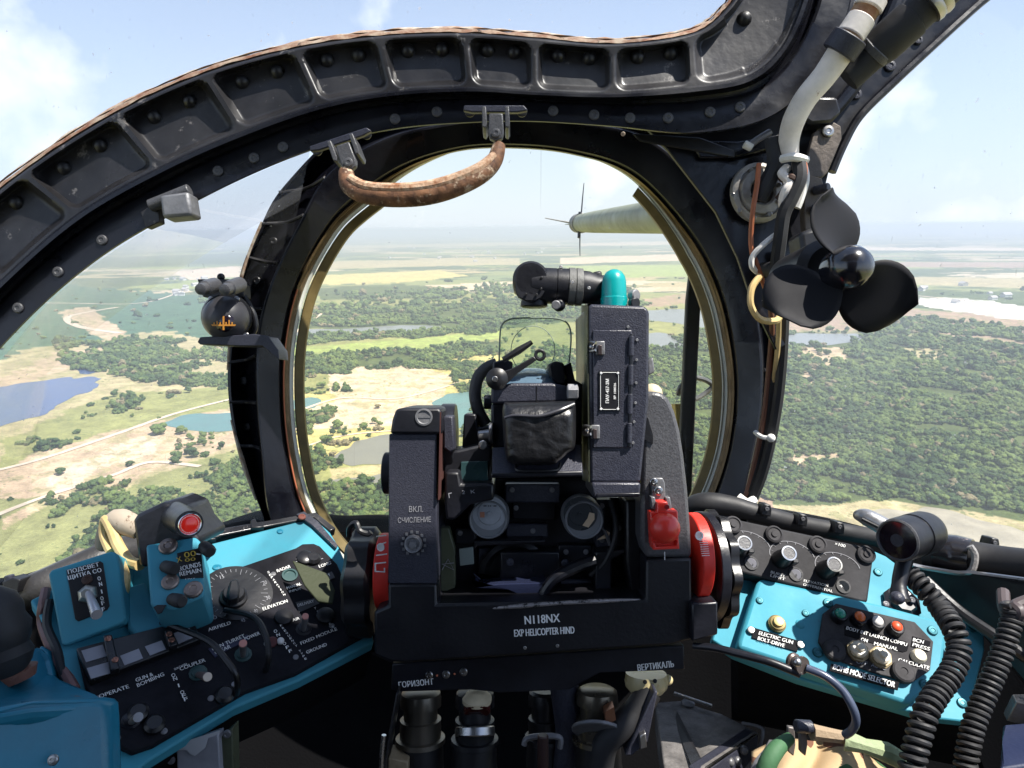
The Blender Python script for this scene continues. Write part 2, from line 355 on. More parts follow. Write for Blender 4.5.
def cover(X, Y):
    px, py = topx(X, Y); R = np.hypot(X, Y)
    wx = (fbm(X, Y, 55, 3)-.5)*2; wy = (fbm(X, Y, 55, 9)-.5)*2
    C = np.zeros(X.shape+(4,)); inb = np.isfinite(px)
    base = np.where(fbm(X, Y, 400, 21)[..., None] > .5, np.array(GRASS), np.array(DRY)); C[..., :3] = base
    near = R < 1500; C[..., 3] = np.clip((1900-R)/700, 0, 1)
    for c, poly, amp in COVER:
        m = inpoly(np.nan_to_num(px, nan=-9999)+wx*amp*4, np.nan_to_num(py, nan=-9999)+wy*amp*1.6, poly) & inb
        C[m, :3] = c; C[m, 3] = 1
    k = .75+.5*fbm(X, Y, 30, 40)
    sc = (fbm(X, Y, 12, 77) > .60) & (C[..., 0] > .25) & (R < 2500)
    C[..., :3] *= k[..., None]; C[sc, :3] = C[sc, :3]*.5+np.array(SCRUB)*.5
    return C
az = np.radians(np.concatenate([np.arange(-180, -62, 4), np.arange(-62, 62, .11), np.arange(62, 180, 4)]))
dep = np.concatenate([np.linspace(.2, 4, 110), np.linspace(4.05, 34, 330), np.linspace(36, 88, 12)])
rr = ALT/np.tan(np.radians(dep)); A, Rr = np.meshgrid(az, rr); GX = Rr*np.sin(A); GY = Rr*np.cos(A)
CC = cover(GX, GY); ny, nx = GX.shape
me = bpy.data.meshes.new('ground')
vv = np.stack([GX, GY, np.zeros_like(GX)], -1).reshape(-1, 3)
idx = np.arange(ny*nx).reshape(ny, nx); nxt = np.roll(idx, -1, 1)
q = np.stack([idx[:-1], idx[1:], nxt[1:], nxt[:-1]], -1).reshape(-1, 4)
vv = np.vstack([vv, [[0, 0, 0]]]); last = idx[-1]; tri = np.stack([last, np.full(nx, ny*nx), np.roll(last, -1)], -1)
me.from_pydata(vv.tolist(), [], q.tolist()+tri.tolist()); me.update()
ca = me.color_attributes.new('cover', 'FLOAT_COLOR', 'POINT'); ca.data.foreach_set('color', np.vstack([CC.reshape(-1, 4), [[*GRASS, 1]]]).ravel())
ground = bpy.data.objects.new('ground', me); col.objects.link(ground); ground['kind'] = 'structure'
gm = bpy.data.materials.new('farmland'); gm.use_nodes = True; nt = gm.node_tree; N = nt.nodes; L = nt.links
b = N['Principled BSDF']; b.inputs['Roughness'].default_value = .95; b.inputs['Specular IOR Level'].default_value = .1
geo = N.new('ShaderNodeNewGeometry')
def noise(scale, det=6, vec=None, stretch=None, rough=.6):
    n = N.new('ShaderNodeTexNoise'); n.inputs['Scale'].default_value = scale; n.inputs['Detail'].default_value = det; n.inputs['Roughness'].default_value = rough
    src = vec or geo.outputs['Position']
    if stretch:
        mp = N.new('ShaderNodeMapping'); mp.inputs['Scale'].default_value = stretch; L.new(src, mp.inputs['Vector']); src = mp.outputs[0]
    L.new(src, n.inputs['Vector']); return n.outputs['Fac']
wn = N.new('ShaderNodeTexNoise'); wn.inputs['Scale'].default_value = .0016; wn.inputs['Detail'].default_value = 2; L.new(geo.outputs['Position'], wn.inputs['Vector'])
vm = N.new('ShaderNodeVectorMath'); vm.operation = 'MULTIPLY_ADD'; vm.inputs[1].default_value = (260, 260, 0); L.new(wn.outputs['Color'], vm.inputs[0]); L.new(geo.outputs['Position'], vm.inputs[2])
mp = N.new('ShaderNodeMapping'); mp.inputs['Rotation'].default_value = (0, 0, .35); mp.inputs['Scale'].default_value = (.0019, .0034, 0); L.new(vm.outputs[0], mp.inputs['Vector'])
vo = N.new('ShaderNodeTexVoronoi'); vo.distance = 'CHEBYCHEV'; vo.inputs['Scale'].default_value = 1.0; vo.inputs['Randomness'].default_value = .75; L.new(mp.outputs[0], vo.inputs['Vector'])
sp = N.new('ShaderNodeSeparateColor'); L.new(vo.outputs['Color'], sp.inputs[0])
rp = N.new('ShaderNodeValToRGB'); rp.color_ramp.interpolation = 'CONSTANT'; els = rp.color_ramp.elements
cols = [(0, (.09, .12, .045)), (.12, (.24, .26, .1)), (.3, (.17, .2, .075)), (.42, (.42, .34, .18)), (.56, (.28, .31, .1)), (.68, (.1, .13, .05)), (.76, (.5, .4, .25)), (.87, (.2, .24, .1)), (.94, (.55, .46, .32))]
els[0].position = 0; els[0].color = (*cols[0][1], 1); els[1].position = cols[1][0]; els[1].color = (*cols[1][1], 1)
for p_, c_ in cols[2:]: e = els.new(p_); e.color = (*c_, 1)
L.new(sp.outputs[0], rp.inputs['Fac'])
# woodland patches and hedge lines between the far fields
wr = N.new('ShaderNodeValToRGB'); wr.color_ramp.elements[0].position = .57; wr.color_ramp.elements[1].position = .6; L.new(noise(.0011, 5, stretch=(1, 1.6, 1)), wr.inputs['Fac'])
m1 = N.new('ShaderNodeMixRGB'); L.new(wr.outputs[0], m1.inputs[0]); L.new(rp.outputs[0], m1.inputs[1]); m1.inputs[2].default_value = (.07, .1, .04, 1)
ve = N.new('ShaderNodeTexVoronoi'); ve.feature = 'F2'; ve.distance = 'CHEBYCHEV'; ve.inputs['Randomness'].default_value = .75; L.new(mp.outputs[0], ve.inputs['Vector'])
df = N.new('ShaderNodeMath'); df.operation = 'SUBTRACT'; L.new(ve.outputs['Distance'], df.inputs[0]); L.new(vo.outputs['Distance'], df.inputs[1])
lt = N.new('ShaderNodeMath'); lt.operation = 'LESS_THAN'; lt.inputs[1].default_value = .035; L.new(df.outputs[0], lt.inputs[0])
m2 = N.new('ShaderNodeMixRGB'); L.new(lt.outputs[0], m2.inputs[0]); L.new(m1.outputs[0], m2.inputs[1]); m2.inputs[2].default_value = (.09, .12, .05, 1)
at = N.new('ShaderNodeAttribute'); at.attribute_name = 'cover'
m3 = N.new('ShaderNodeMixRGB'); L.new(at.outputs['Alpha'], m3.inputs[0]); L.new(m2.outputs[0], m3.inputs[1]); L.new(at.outputs['Color'], m3.inputs[2])
# mottling at several sizes
mr = N.new('ShaderNodeMapRange'); mr.inputs['From Min'].default_value = .3; mr.inputs['From Max'].default_value = .7; mr.inputs['To Min'].default_value = .62; mr.inputs['To Max'].default_value = 1.35
L.new(noise(.05, 10, rough=.72), mr.inputs['Value'])
m4 = N.new('ShaderNodeMixRGB'); m4.blend_type = 'MULTIPLY'; m4.inputs[0].default_value = 1; L.new(m3.outputs[0], m4.inputs[1]); L.new(mr.outputs[0], m4.inputs[2])
mr2 = N.new('ShaderNodeMapRange'); mr2.inputs['From Min'].default_value = .35; mr2.inputs['From Max'].default_value = .65; mr2.inputs['To Min'].default_value = .72; mr2.inputs['To Max'].default_value = 1.22
L.new(noise(.35, 6, rough=.8), mr2.inputs['Value']); m5 = N.new('ShaderNodeMixRGB'); m5.blend_type = 'MULTIPLY'; m5.inputs[0].default_value = 1; L.new(m4.outputs[0], m5.inputs[1]); L.new(mr2.outputs[0], m5.inputs[2])
# small bushes and tufts too low to stand out
vb = N.new('ShaderNodeTexVoronoi'); vb.inputs['Scale'].default_value = .16; L.new(geo.outputs['Position'], vb.inputs['Vector']); lb = N.new('ShaderNodeMath'); lb.operation = 'LESS_THAN'
mb_ = N.new('ShaderNodeMapRange'); mb_.inputs['From Min'].default_value = .45; mb_.inputs['From Max'].default_value = .7; mb_.inputs['To Min'].default_value = .0; mb_.inputs['To Max'].default_value = .42; L.new(noise(.02, 5), mb_.inputs['Value'])
L.new(vb.outputs['Distance'], lb.inputs[0]); L.new(mb_.outputs[0], lb.inputs[1]); m6 = N.new('ShaderNodeMixRGB'); m6.inputs[2].default_value = (.12, .15, .055, 1); kb_ = N.new('ShaderNodeMath'); kb_.operation = 'MULTIPLY'; kb_.inputs[1].default_value = .75
L.new(lb.outputs[0], kb_.inputs[0]); L.new(kb_.outputs[0], m6.inputs[0]); L.new(m5.outputs[0], m6.inputs[1]); L.new(m6.outputs[0], b.inputs['Base Color']); me.materials.append(gm)

def sheet(name, pxs, z, m, label, rag=1.0, seed=1, step=3):
    pts = []
    for i in range(len(pxs)):
        a = gnd(*pxs[i], z); b_ = gnd(*pxs[(i+1) % len(pxs)], z); n = max(2, int(math.hypot(pxs[i][0]-pxs[(i+1) % len(pxs)][0], pxs[i][1]-pxs[(i+1) % len(pxs)][1])/step))
        pts += [a.lerp(b_, k/n) for k in range(n)]
    pts = cr(pts[::3], 3, True)
    out = []
    for p in pts:
        r = p.length*.004*rag
        out.append(p+V(((mnoise.noise(V((p.x/25, p.y/25, seed))))*r*2.5, mnoise.noise(V((p.x/25, p.y/25, seed+9)))*r*4, 0)))
    me = bpy.data.meshes.new(name); me.from_pydata([tuple(p) for p in out], [], [tuple(range(len(out)))]); me.update(); me.materials.append(m)
    o = bpy.data.objects.new(name, me); col.objects.link(o); o['kind'] = 'structure'; o['label'] = label; return o
def water(name, c, rough=.12):
    m = mat(name, c, rough, spec=.5, c2=tuple(x*.72+.03 for x in c), vscale=.03); return m
WB = water('blue_lake_water', (.035, .075, .2), .18); WT = water('teal_pond_water', (.1, .22, .2), .3); WG = water('murky_grey_water', (.21, .2, .15), .35); WR = water('grey_river_water', (.22, .23, .22), .3)
sheet('water', [(-160, 400), (-40, 392), (5, 385), (60, 378), (98, 376), (97, 388), (70, 398), (52, 412), (10, 424), (-40, 440), (-160, 450)], .3, WB, 'blue lake on the left among sandy banks', 1, 1)
sheet('water', [(72, 369), (88, 365), (106, 366), (103, 371), (86, 374)], .3, WB, 'small blue pool beyond the blue lake', .5, 2)
sheet('water', [(163, 424), (180, 416), (215, 413), (250, 414), (250, 430), (215, 433), (185, 430)], .3, WT, 'pale teal pond left of the round windscreen', .7, 3)
sheet('water', [(286, 402), (300, 399), (318, 397), (322, 402), (312, 408), (288, 410)], .3, WT, 'small teal pond at the left edge of the windscreen', .5, 4)
sheet('water', [(432, 402), (448, 394), (470, 392), (474, 410), (462, 430), (440, 425)], .3, WT, 'teal pond left of the gunsight', .7, 5)
sheet('water', [(332, 458), (356, 440), (385, 434), (430, 432), (430, 462), (390, 462), (350, 466)], .3, WG, 'murky green pond behind the left sight post', .8, 6)
sheet('water', [(318, 484), (350, 478), (400, 472), (400, 482), (350, 486)], .3, WG, 'narrow murky pool below the green pond', .6, 7)
sheet('water', [(290, 329), (340, 329), (405, 325), (450, 326), (450, 330), (405, 331), (340, 336), (290, 337)], .3, WR, 'grey river crossing beyond the bright green field', .3, 8)
sheet('water', [(640, 311), (670, 309), (722, 310), (724, 330), (714, 336), (700, 328), (682, 324), (650, 320)], .3, WR, 'grey river bend right of the gunsight, upper arm', .3, 9)
sheet('water', [(640, 334), (662, 332), (684, 340), (690, 348), (660, 349), (640, 349)], .3, WR, 'grey lagoon right of the gunsight, lower arm', .3, 10)
sheet('water', [(774, 338), (800, 333), (862, 334), (868, 340), (830, 345), (780, 347)], .3, WR, 'grey lake beyond the wood, under the fan', .3, 11)
sheet('water', [(865, 512), (930, 508), (985, 520), (1060, 545), (1060, 580), (900, 570), (860, 540)], .3, mat('wet_mud', (.32, .28, .2), .5, var=.2, vscale=.05), 'pale mud flat at the lower right', 1, 12)
DIRT = mat('pale_dirt_road', (.62, .5, .38), .95, var=.2, vscale=.08)
def road(pxs, w, label, z=.6):
    pts = cr([gnd(x, y, z) for x, y in pxs], 10); mb = MB(); a = []; b_ = []
    for i, p in enumerate(pts):
        t = (pts[min(i+1, len(pts)-1)]-pts[max(i-1, 0)]).normalized(); s_ = V((-t.y, t.x, 0))*w/2*(1+.25*mnoise.noise(p/30)); a.append(p+s_); b_.append(p-s_)
    mb.strip(a, b_); me = bpy.data.meshes.new('road'); me.from_pydata([tuple(v) for v in mb.v], [], mb.f); me.update(); me.materials.append(DIRT)
    o = bpy.data.objects.new('road', me); col.objects.link(o); o['kind'] = 'structure'; o['label'] = label
road([(-60, 482), (30, 462), (110, 436), (180, 412), (260, 392)], 7, 'dirt road above the sand pit on the left')
road([(-40, 530), (40, 498), (110, 476), (150, 462), (200, 466)], 6, 'dirt road under the sand pit on the left')
road([(-60, 302), (60, 303), (140, 303), (180, 292)], 10, 'pale track across the far left fields')
road([(118, 307), (70, 316), (78, 326), (120, 333)], 16, 'winding pale track in the green field on the left')
road([(280, 345), (305, 325), (330, 308)], 8, 'pale road running up from the left of the windscreen')
road([(280, 418), (340, 398), (400, 398), (460, 382)], 6, 'faint dirt track over the sand flats')
road([(290, 452), (340, 436), (400, 430)], 4, 'dirt track on the bank above the green pond')
road([(560, 300), (620, 290), (720, 296)], 10, 'pale road beyond the river bend')
road([(880, 292), (960, 300), (1060, 312)], 14, 'bright pale road at the far right')

# ---- woods: many crowns, drawn from four crown shapes
def crown_mesh(name, seed, rough=.35, lobes=7, spread=1.0, tall=1.0):
    r = random.Random(seed); vs = []; fs = []
    L_ = [(V((0, 0, .55*tall)), .46)]+[(V((r.uniform(-.48, .48)*spread, r.uniform(-.48, .48)*spread, r.uniform(.25, .85)*tall)), r.uniform(.18, .36)) for _ in range(lobes)]
    bm = bmesh.new()
    for c, R_ in L_:
        g = bmesh.ops.create_icosphere(bm, subdivisions=2 if R_ < .4 else 3, radius=R_)
        for v in g['verts']:
            n = v.co.normalized(); k = 1+rough*mnoise.noise(n*3.1+c*7+V((seed, 0, 0)))+rough*.9*mnoise.noise(n*8+c*5); v.co = V((n.x*R_*k, n.y*R_*k, n.z*R_*k*.85))+c
    me = bpy.data.meshes.new(name); bm.to_mesh(me); bm.free(); return me
def leafmat(name, dark, mid, lite, dry):
    m = bpy.data.materials.new(name); m.use_nodes = True; N_ = m.node_tree.nodes; L_ = m.node_tree.links; b = N_['Principled BSDF']
    b.inputs['Roughness'].default_value = .75; b.inputs['Specular IOR Level'].default_value = .15
    oi = N_.new('ShaderNodeObjectInfo'); tc = N_.new('ShaderNodeTexCoord'); n = N_.new('ShaderNodeTexNoise'); n.inputs['Scale'].default_value = 9; n.inputs['Detail'].default_value = 5
    L_.new(tc.outputs['Object'], n.inputs['Vector'])
    g = N_.new('ShaderNodeNewGeometry'); n2 = N_.new('ShaderNodeTexNoise'); n2.inputs['Scale'].default_value = .012; n2.inputs['Detail'].default_value = 3; L_.new(g.outputs['Position'], n2.inputs['Vector'])
    a = N_.new('ShaderNodeMath'); a.operation = 'MULTIPLY_ADD'; a.inputs[1].default_value = .4; L_.new(oi.outputs['Random'], a.inputs[0]); L_.new(n.outputs['Fac'], a.inputs[2])
    a2 = N_.new('ShaderNodeMath'); a2.operation = 'MULTIPLY_ADD'; a2.inputs[1].default_value = 1.0; L_.new(n2.outputs['Fac'], a2.inputs[0]); L_.new(a.outputs[0], a2.inputs[2])
    r = N_.new('ShaderNodeValToRGB'); e = r.color_ramp.elements; e[0].position = .74; e[0].color = (*dark, 1); e[1].position = 1.0; e[1].color = (*mid, 1)
    sc = N_.new('ShaderNodeMath'); sc.operation = 'MULTIPLY'; sc.inputs[1].default_value = .75; L_.new(a2.outputs[0], sc.inputs[0]); e[0].position = .6; e[1].position = .86
    x = e.new(1.0); x.color = (*lite, 1); L_.new(sc.outputs[0], r.inputs['Fac'])
    gt = N_.new('ShaderNodeMath'); gt.operation = 'GREATER_THAN'; gt.inputs[1].default_value = .955; L_.new(oi.outputs['Random'], gt.inputs[0])
    mx = N_.new('ShaderNodeMixRGB'); L_.new(gt.outputs[0], mx.inputs[0]); L_.new(r.outputs[0], mx.inputs[1]); mx.inputs[2].default_value = (*dry, 1)
    L_.new(mx.outputs[0], b.inputs['Base Color'])
    n3 = N_.new('ShaderNodeTexNoise'); n3.inputs['Scale'].default_value = 22; n3.inputs['Detail'].default_value = 2; L_.new(tc.outputs['Object'], n3.inputs['Vector'])
    bp = N_.new('ShaderNodeBump'); bp.inputs['Strength'].default_value = 1; bp.inputs['Distance'].default_value = .8; L_.new(n3.outputs['Fac'], bp.inputs['Height']); L_.new(bp.outputs[0], b.inputs['Normal'])
    return m
LEAF = leafmat('wood_foliage', (.035, .065, .028), (.075, .125, .04), (.17, .225, .065), (.26, .22, .12))
BARK = mat('bark', (.09, .07, .05), .9, bump=.5, bscale=3)
WOODS = [  # outline, density, clump threshold
 ([(640, 338), (760, 330), (870, 330), (1100, 352), (1200, 400), (1200, 540), (1024, 512), (900, 498), (760, 500), (640, 520)], 1.0, .30),
 ([(290, 356), (400, 352), (500, 340), (640, 350), (640, 372), (470, 372), (320, 366)], .75, .47),
 ([(290, 312), (500, 300), (640, 300), (640, 312), (500, 326), (290, 328)], .7, .46),
 ([(300, 337), (405, 332), (500, 327), (500, 332), (405, 338), (300, 345)], .9, .38),
 ([(290, 488), (330, 480), (400, 484), (500, 500), (560, 560), (290, 560)], .8, .45),
 ([(300, 365), (352, 362), (345, 392), (310, 395)], .8, .45), ([(455, 365), (505, 355), (500, 430), (462, 440)], .8, .40),
 ([(325, 440), (345, 428), (372, 422), (390, 425), (345, 448), (325, 455)], 1, .3),
 ([(288, 430), (300, 412), (335, 400), (340, 412), (320, 425), (305, 440)], .8, .42), ([(290, 465), (315, 450), (345, 462), (320, 470)], .8, .42),
 ([(163, 458), (175, 444), (200, 434), (228, 434), (232, 446), (205, 456), (170, 464)], 1.2, .0),
 ([(60, 340), (110, 330), (240, 352), (240, 385), (180, 388), (120, 378), (60, 362)], .8, .48),
 ([(0, 455), (60, 430), (130, 395), (150, 400), (100, 432), (40, 460), (0, 478)], .6, .52),
 ([(60, 560), (110, 505), (160, 490), (240, 455), (300, 520), (290, 620), (40, 620)], .9, .27),
 ([(-120, 600), (0, 500), (60, 500), (110, 470), (180, 470), (60, 560)], .6, .48),
 ([(285, 300), (500, 285), (640, 290), (640, 300), (300, 312)], .5, .5),
 ([(860, 312), (1100, 335), (1100, 352), (860, 332)], .7, .5), ([(740, 340), (790, 345), (800, 352), (740, 352)], .8, .3),
]
pts_all = []
def scatter(r0, r1, sp, size):
    xs = np.arange(-r1, r1, sp); ys = np.arange(r0*.3, r1, sp); X, Y = np.meshgrid(xs, ys)
    X = X+rng.uniform(-.48, .48, X.shape)*sp; Y = Y+rng.uniform(-.48, .48, X.shape)*sp; R = np.hypot(X, Y)
    k = (R >= r0) & (R < r1) & (np.abs(np.arctan2(X, Y)) < .95); X, Y = X[k], Y[k]
    px, py = topx(X, Y); cl = fbm(X, Y, 70, 5, 5); cl = .5+(cl-.5)*1.6; dn = np.zeros(X.shape)
    wx = (fbm(X, Y, 40, 13)-.5)*24; wy = (fbm(X, Y, 40, 19)-.5)*9
    for poly, d, th in WOODS:
        m = inpoly(px+wx, py+wy, poly); dn = np.where(m & (cl > th), np.maximum(dn, d), dn)
    COVS = cover(X, Y); dn = np.where((dn == 0) & (COVS[:, 0] < .3), .012, dn)
    bare = (COVS[:, 0] > .3)
    for i in [0, 1, 2, 3, 23, 24, 25]: pass
    ok = rng.uniform(0, 1, X.shape) < dn; ok &= ~(bare & (dn > .9) & (rng.uniform(0, 1, X.shape) < .85))
    for nm, w in PONDS: ok &= ~inpoly(px, py, w)
    X, Y = X[ok], Y[ok]; return [(x, y, size*random.choice((.5, .7, .85, 1, 1, 1.25, 1.7))*(0.75+.5*random.random())) for x, y in zip(X, Y)]
PONDS = [('a', [(163, 424), (180, 416), (215, 413), (250, 414), (250, 430), (215, 433), (185, 430)]), ('b', [(286, 402), (300, 399), (318, 397), (322, 402), (312, 408), (288, 410)]),
 ('c', [(432, 402), (448, 394), (470, 392), (474, 410), (462, 430), (440, 425)]), ('d', [(332, 458), (356, 440), (385, 434), (430, 432), (430, 462), (390, 462), (350, 466)]),
 ('e', [(290, 329), (405, 325), (450, 326), (450, 330), (405, 331), (290, 337)]), ('f', [(640, 311), (722, 310), (724, 330), (714, 336), (682, 324), (650, 320)]), ('g', [(640, 334), (662, 332), (690, 348), (640, 349)]),
 ('h', [(774, 338), (800, 333), (862, 334), (868, 340), (830, 345), (780, 347)]), ('i', [(-160, 400), (98, 376), (97, 388), (10, 424), (-160, 450)])]
allp = scatter(350, 1100, 4.3, 4.3)+scatter(1100, 1900, 6.6, 5.8)+scatter(1900, 3000, 15, 10)
print('TREES', len(allp))
hid = bpy.data.collections.new('crown shapes')
for s_ in range(7):
    cm = crown_mesh('crown', s_*3+1, .35+.06*s_, (7, 5, 9, 7, 12, 14, 5)[s_], (1, .8, 1.1, .7, 1.7, 2.2, .9)[s_], (1, 1.3, .8, 1.1, .75, .6, 1.6)[s_]); cm.materials.append(LEAF); cm.shade_smooth(); co = bpy.data.objects.new('crown', cm); hid.objects.link(co)
def wood(name, pts, label):
    me = bpy.data.meshes.new(name); me.from_pydata([(x, y, -.3) for x, y, s in pts], [], []); at_ = me.attributes.new('size', 'FLOAT', 'POINT'); at_.data.foreach_set('value', [s for x, y, s in pts])
    o = bpy.data.objects.new(name, me); col.objects.link(o); o['kind'] = 'stuff'; o['label'] = label; o['category'] = 'wood'
    ng = bpy.data.node_groups.new('trees', 'GeometryNodeTree'); ng.interface.new_socket('Geometry', in_out='INPUT', socket_type='NodeSocketGeometry'); ng.interface.new_socket('Geometry', in_out='OUTPUT', socket_type='NodeSocketGeometry')
    n = ng.nodes; l = ng.links; gi = n.new('NodeGroupInput'); go = n.new('NodeGroupOutput'); ip = n.new('GeometryNodeInstanceOnPoints'); ci = n.new('GeometryNodeCollectionInfo')
    ci.inputs['Collection'].default_value = hid; ci.inputs['Separate Children'].default_value = True; ci.inputs['Reset Children'].default_value = True
    ip.inputs['Pick Instance'].default_value = True
    rv = n.new('FunctionNodeRandomValue'); rv.data_type = 'FLOAT_VECTOR'; rv.inputs[1].default_value = (.1, .1, 6.28)
    na = n.new('GeometryNodeInputNamedAttribute'); na.data_type = 'FLOAT'; na.inputs['Name'].default_value = 'size'
    l.new(gi.outputs[0], ip.inputs['Points']); l.new(ci.outputs[0], ip.inputs['Instance']); l.new(rv.outputs[0], ip.inputs['Rotation'])
    l.new([s for s in na.outputs if s.enabled][0], ip.inputs['Scale']); l.new(ip.outputs[0], go.inputs[0])
    md = o.modifiers.new('trees', 'NODES'); md.node_group = ng; return o
wood('wood', [p for p in allp if p[0] < -.21*p[1]-20], 'scrub and woodland among the sand banks left of the windscreen')
wood('wood', [p for p in allp if -.21*p[1]-20 <= p[0] < .36*p[1]], 'bushy green woodland seen through the round windscreen')
wood('wood', [p for p in allp if p[0] >= .36*p[1]], 'wide green forest below the right side window')

# single trees standing apart on the left
spots = [(157, 434, 13, 'single grey green tree on the sand above the tree clump'), (181, 434, 9, 'small tree at the near edge of the pale teal pond'), (92, 488, 8, 'lone bush on the sand under the sand pit'),
         (60, 474, 7, 'lone bush left of the sand pit'), (338, 428, 10, 'round tree on the sand at the left of the green pond'), (322, 388, 10, 'dark tree on the sand flat near the small teal pond'), (378, 408, 6, 'tiny tree in the middle of the sand flats'), (130, 466, 6, 'lone shrub in the middle of the sand pit')]
for i, (px, py, s_, lab) in enumerate(spots):
    g = gnd(px, py); e = bpy.data.objects.new('tree', None); col.objects.link(e); e.location = g; e['label'] = lab; e['category'] = 'tree'; e['group'] = 'trees standing apart'
    cm = crown_mesh('crown', 50+i, .45, 9); cm.materials.append(LEAF); cm.shade_smooth(); c = bpy.data.objects.new('crown', cm); col.objects.link(c); c.parent = e; c.scale = (s_, s_, s_*.8); c.location = (0, 0, s_*.12)
    mb = MB().tube([V((0, 0, -.3)), V((.1, 0, s_*.2)), V((0, .1, s_*.45))], [s_*.05, s_*.035, s_*.02], 8)
    t = link('trunk', mb, BARK, V()); t.parent = e
# far houses: a white settlement left of the compass and farms beyond the windscreen
HW = mat('white_render', (.7, .68, .64), .8); HR = mat('grey_roof', (.45, .42, .4), .7)
def house_src():
    b1 = MB().prism([V((-6, -4, 0)), V((6, -4, 0)), V((6, 4, 0)), V((-6, 4, 0))], (0, 0, 4))
    b2 = MB().prism([V((-6.6, -4.7, 4)), V((-6.6, 4.7, 4)), V((-6.6, 0, 7))], (13.2, 0, 0)); return b1, b2
hb1, hb2 = house_src(); h1 = h2 = None
def house(px, py, s_, rz, lab, grp):
    global h1, h2
    e = bpy.data.objects.new('house', None); col.objects.link(e); e.location = gnd(px, py); e.rotation_euler = (0, 0, rz); e.scale = (s_, s_, s_); e['label'] = lab; e['category'] = 'house'; e['group'] = grp
    if h1 is None: h1 = link('wall', hb1, HW, V()); h2 = link('roof', hb2, HR, V()); a, c = h1, h2
    else: a, c = h1.copy(), h2.copy(); col.objects.link(a); col.objects.link(c)
    a.parent = e; c.parent = e
for i in range(34): house(random.uniform(165, 245), random.uniform(279, 296), random.uniform(.8, 2.2), random.uniform(0, 3), 'one of the small pale houses in the far settlement left of the compass', 'far settlement')
for i in range(26): house(random.uniform(380, 560), random.uniform(247, 262), random.uniform(1, 2.6), random.uniform(0, 3), 'one of the tiny pale farm buildings beyond the windscreen', 'far farm buildings')
for i in range(10): house(random.uniform(900, 1010), random.uniform(285, 304), random.uniform(1, 2.6), random.uniform(0, 3), 'one of the far pale sheds beside the white field on the right', 'far sheds')

# ---- air
hb = MB().prism([V((-64000, -64000, -1)), V((64000, -64000, -1)), V((64000, 64000, -1)), V((-64000, 64000, -1))], (0, 0, ALT+8))
me = bpy.data.meshes.new('haze'); me.from_pydata([tuple(v) for v in hb.v], [], hb.f); bm = bmesh.new(); bm.from_mesh(me); bmesh.ops.recalc_face_normals(bm, faces=bm.faces); bm.to_mesh(me); bm.free()
hz = bpy.data.objects.new('haze', me); col.objects.link(hz); hz['kind'] = 'stuff'; hz['label'] = 'pale blue summer haze over the plain'; hz['category'] = 'haze'
hm = bpy.data.materials.new('haze'); hm.use_nodes = True; N_ = hm.node_tree.nodes; N_.remove(N_['Principled BSDF'])
pv = N_.new('ShaderNodeVolumePrincipled'); pv.inputs['Color'].default_value = (.84, .92, 1, 1); pv.inputs['Density'].default_value = 0.0002; pv.inputs['Anisotropy'].default_value = .1
hm.node_tree.links.new(pv.outputs[0], N_['Material Output'].inputs['Volume']); me.materials.append(hm)
# ================================================================== CANOPY FRAME
fr = Thing('canopy_frame', 'black riveted canopy arch with scalloped pockets and the round windscreen ring below it', 'canopy frame', P(500, 100, .66))
ST = [((-210, 450), (-160, 490), (-110, 540)), ((-120, 315), (-80, 362), (-48, 412)), ((-45, 228), (-4, 284), (22, 326)), ((20, 171), (75, 215), (99, 259)), ((112, 112), (159, 167), (183, 209)), ((203, 71), (241, 131), (260, 171)),
      ((294, 46), (320, 104), (332, 144)), ((378, 34), (392, 91), (399, 129)), ((464, 31), (470, 87), (472, 123)), ((535, 36), (535, 91), (535, 122)), ((613, 42), (613, 93), (613, 127)), ((690, 32), (693, 86), (692, 134)),
      ((722, 10), (747, 76), (765, 120)), ((742, -20), (780, 48), (812, 82)), ((754, -60), (802, 0), (846, 20)), ((760, -120), (818, -70), (860, -60))]
def st_rail(k): return [V((s[k][0], s[k][1], 0)) for s in ST]
SUB = 40
RO, RL, RF = [cr(st_rail(k), SUB) for k in range(3)]
def pocket(ui, v):
    i = int(ui); a = ui-i; i2 = min(i, len(ST)-2)
    Lp = ((RO[min(i2*SUB+SUB, len(RO)-1)]-RO[i2*SUB]).length+(RL[min(i2*SUB+SUB, len(RL)-1)]-RL[i2*SUB]).length)/2; Hp = (RO[i2*SUB]-RL[i2*SUB]).length
    x = abs(a-.5)*Lp; y = (v-.5)*Hp; hw = Lp/2-2.5; y0, y1 = -.5*Hp+6, .5*Hp-1.5; yc = (y0+y1)/2; hh = (y1-y0)/2; r = 11
    if i >= 11: x = 0 if ui > 12 else max(0, (12-ui)*Lp-Lp*.5) if a < .5 or i == 11 else 0
    qx = x-(hw-r); qy = abs(y-yc)-(hh-r); sd = math.hypot(max(qx, 0), max(qy, 0))+min(max(qx, qy), 0)-r
    t = min(1, max(0, -sd/6)); t = t*t*(3-2*t)
    return t*(.008+.010*(1-v))
def arch_pt(ui, v):
    k = min(len(RO)-1, max(0, int(round(ui*SUB)))); o, l = RO[k], RL[k]; p = o.lerp(l, v)
    d = .645+pocket(ui, v)
    if v < .1: d = .655-.010*min(1, v/.06)
    return P(p.x, p.y, d)
NV = 44; rows = []
for j in range(NV+1): rows.append([arch_pt(k/SUB, j/NV) for k in range(len(RO))])
mb = MB().grid([[P(p.x, p.y, .70) for p in RO]]+[[P(p.x, p.y, .66) for p in RO]]+rows)
fr.part('arch', mb, BLACKP, smooth=50)
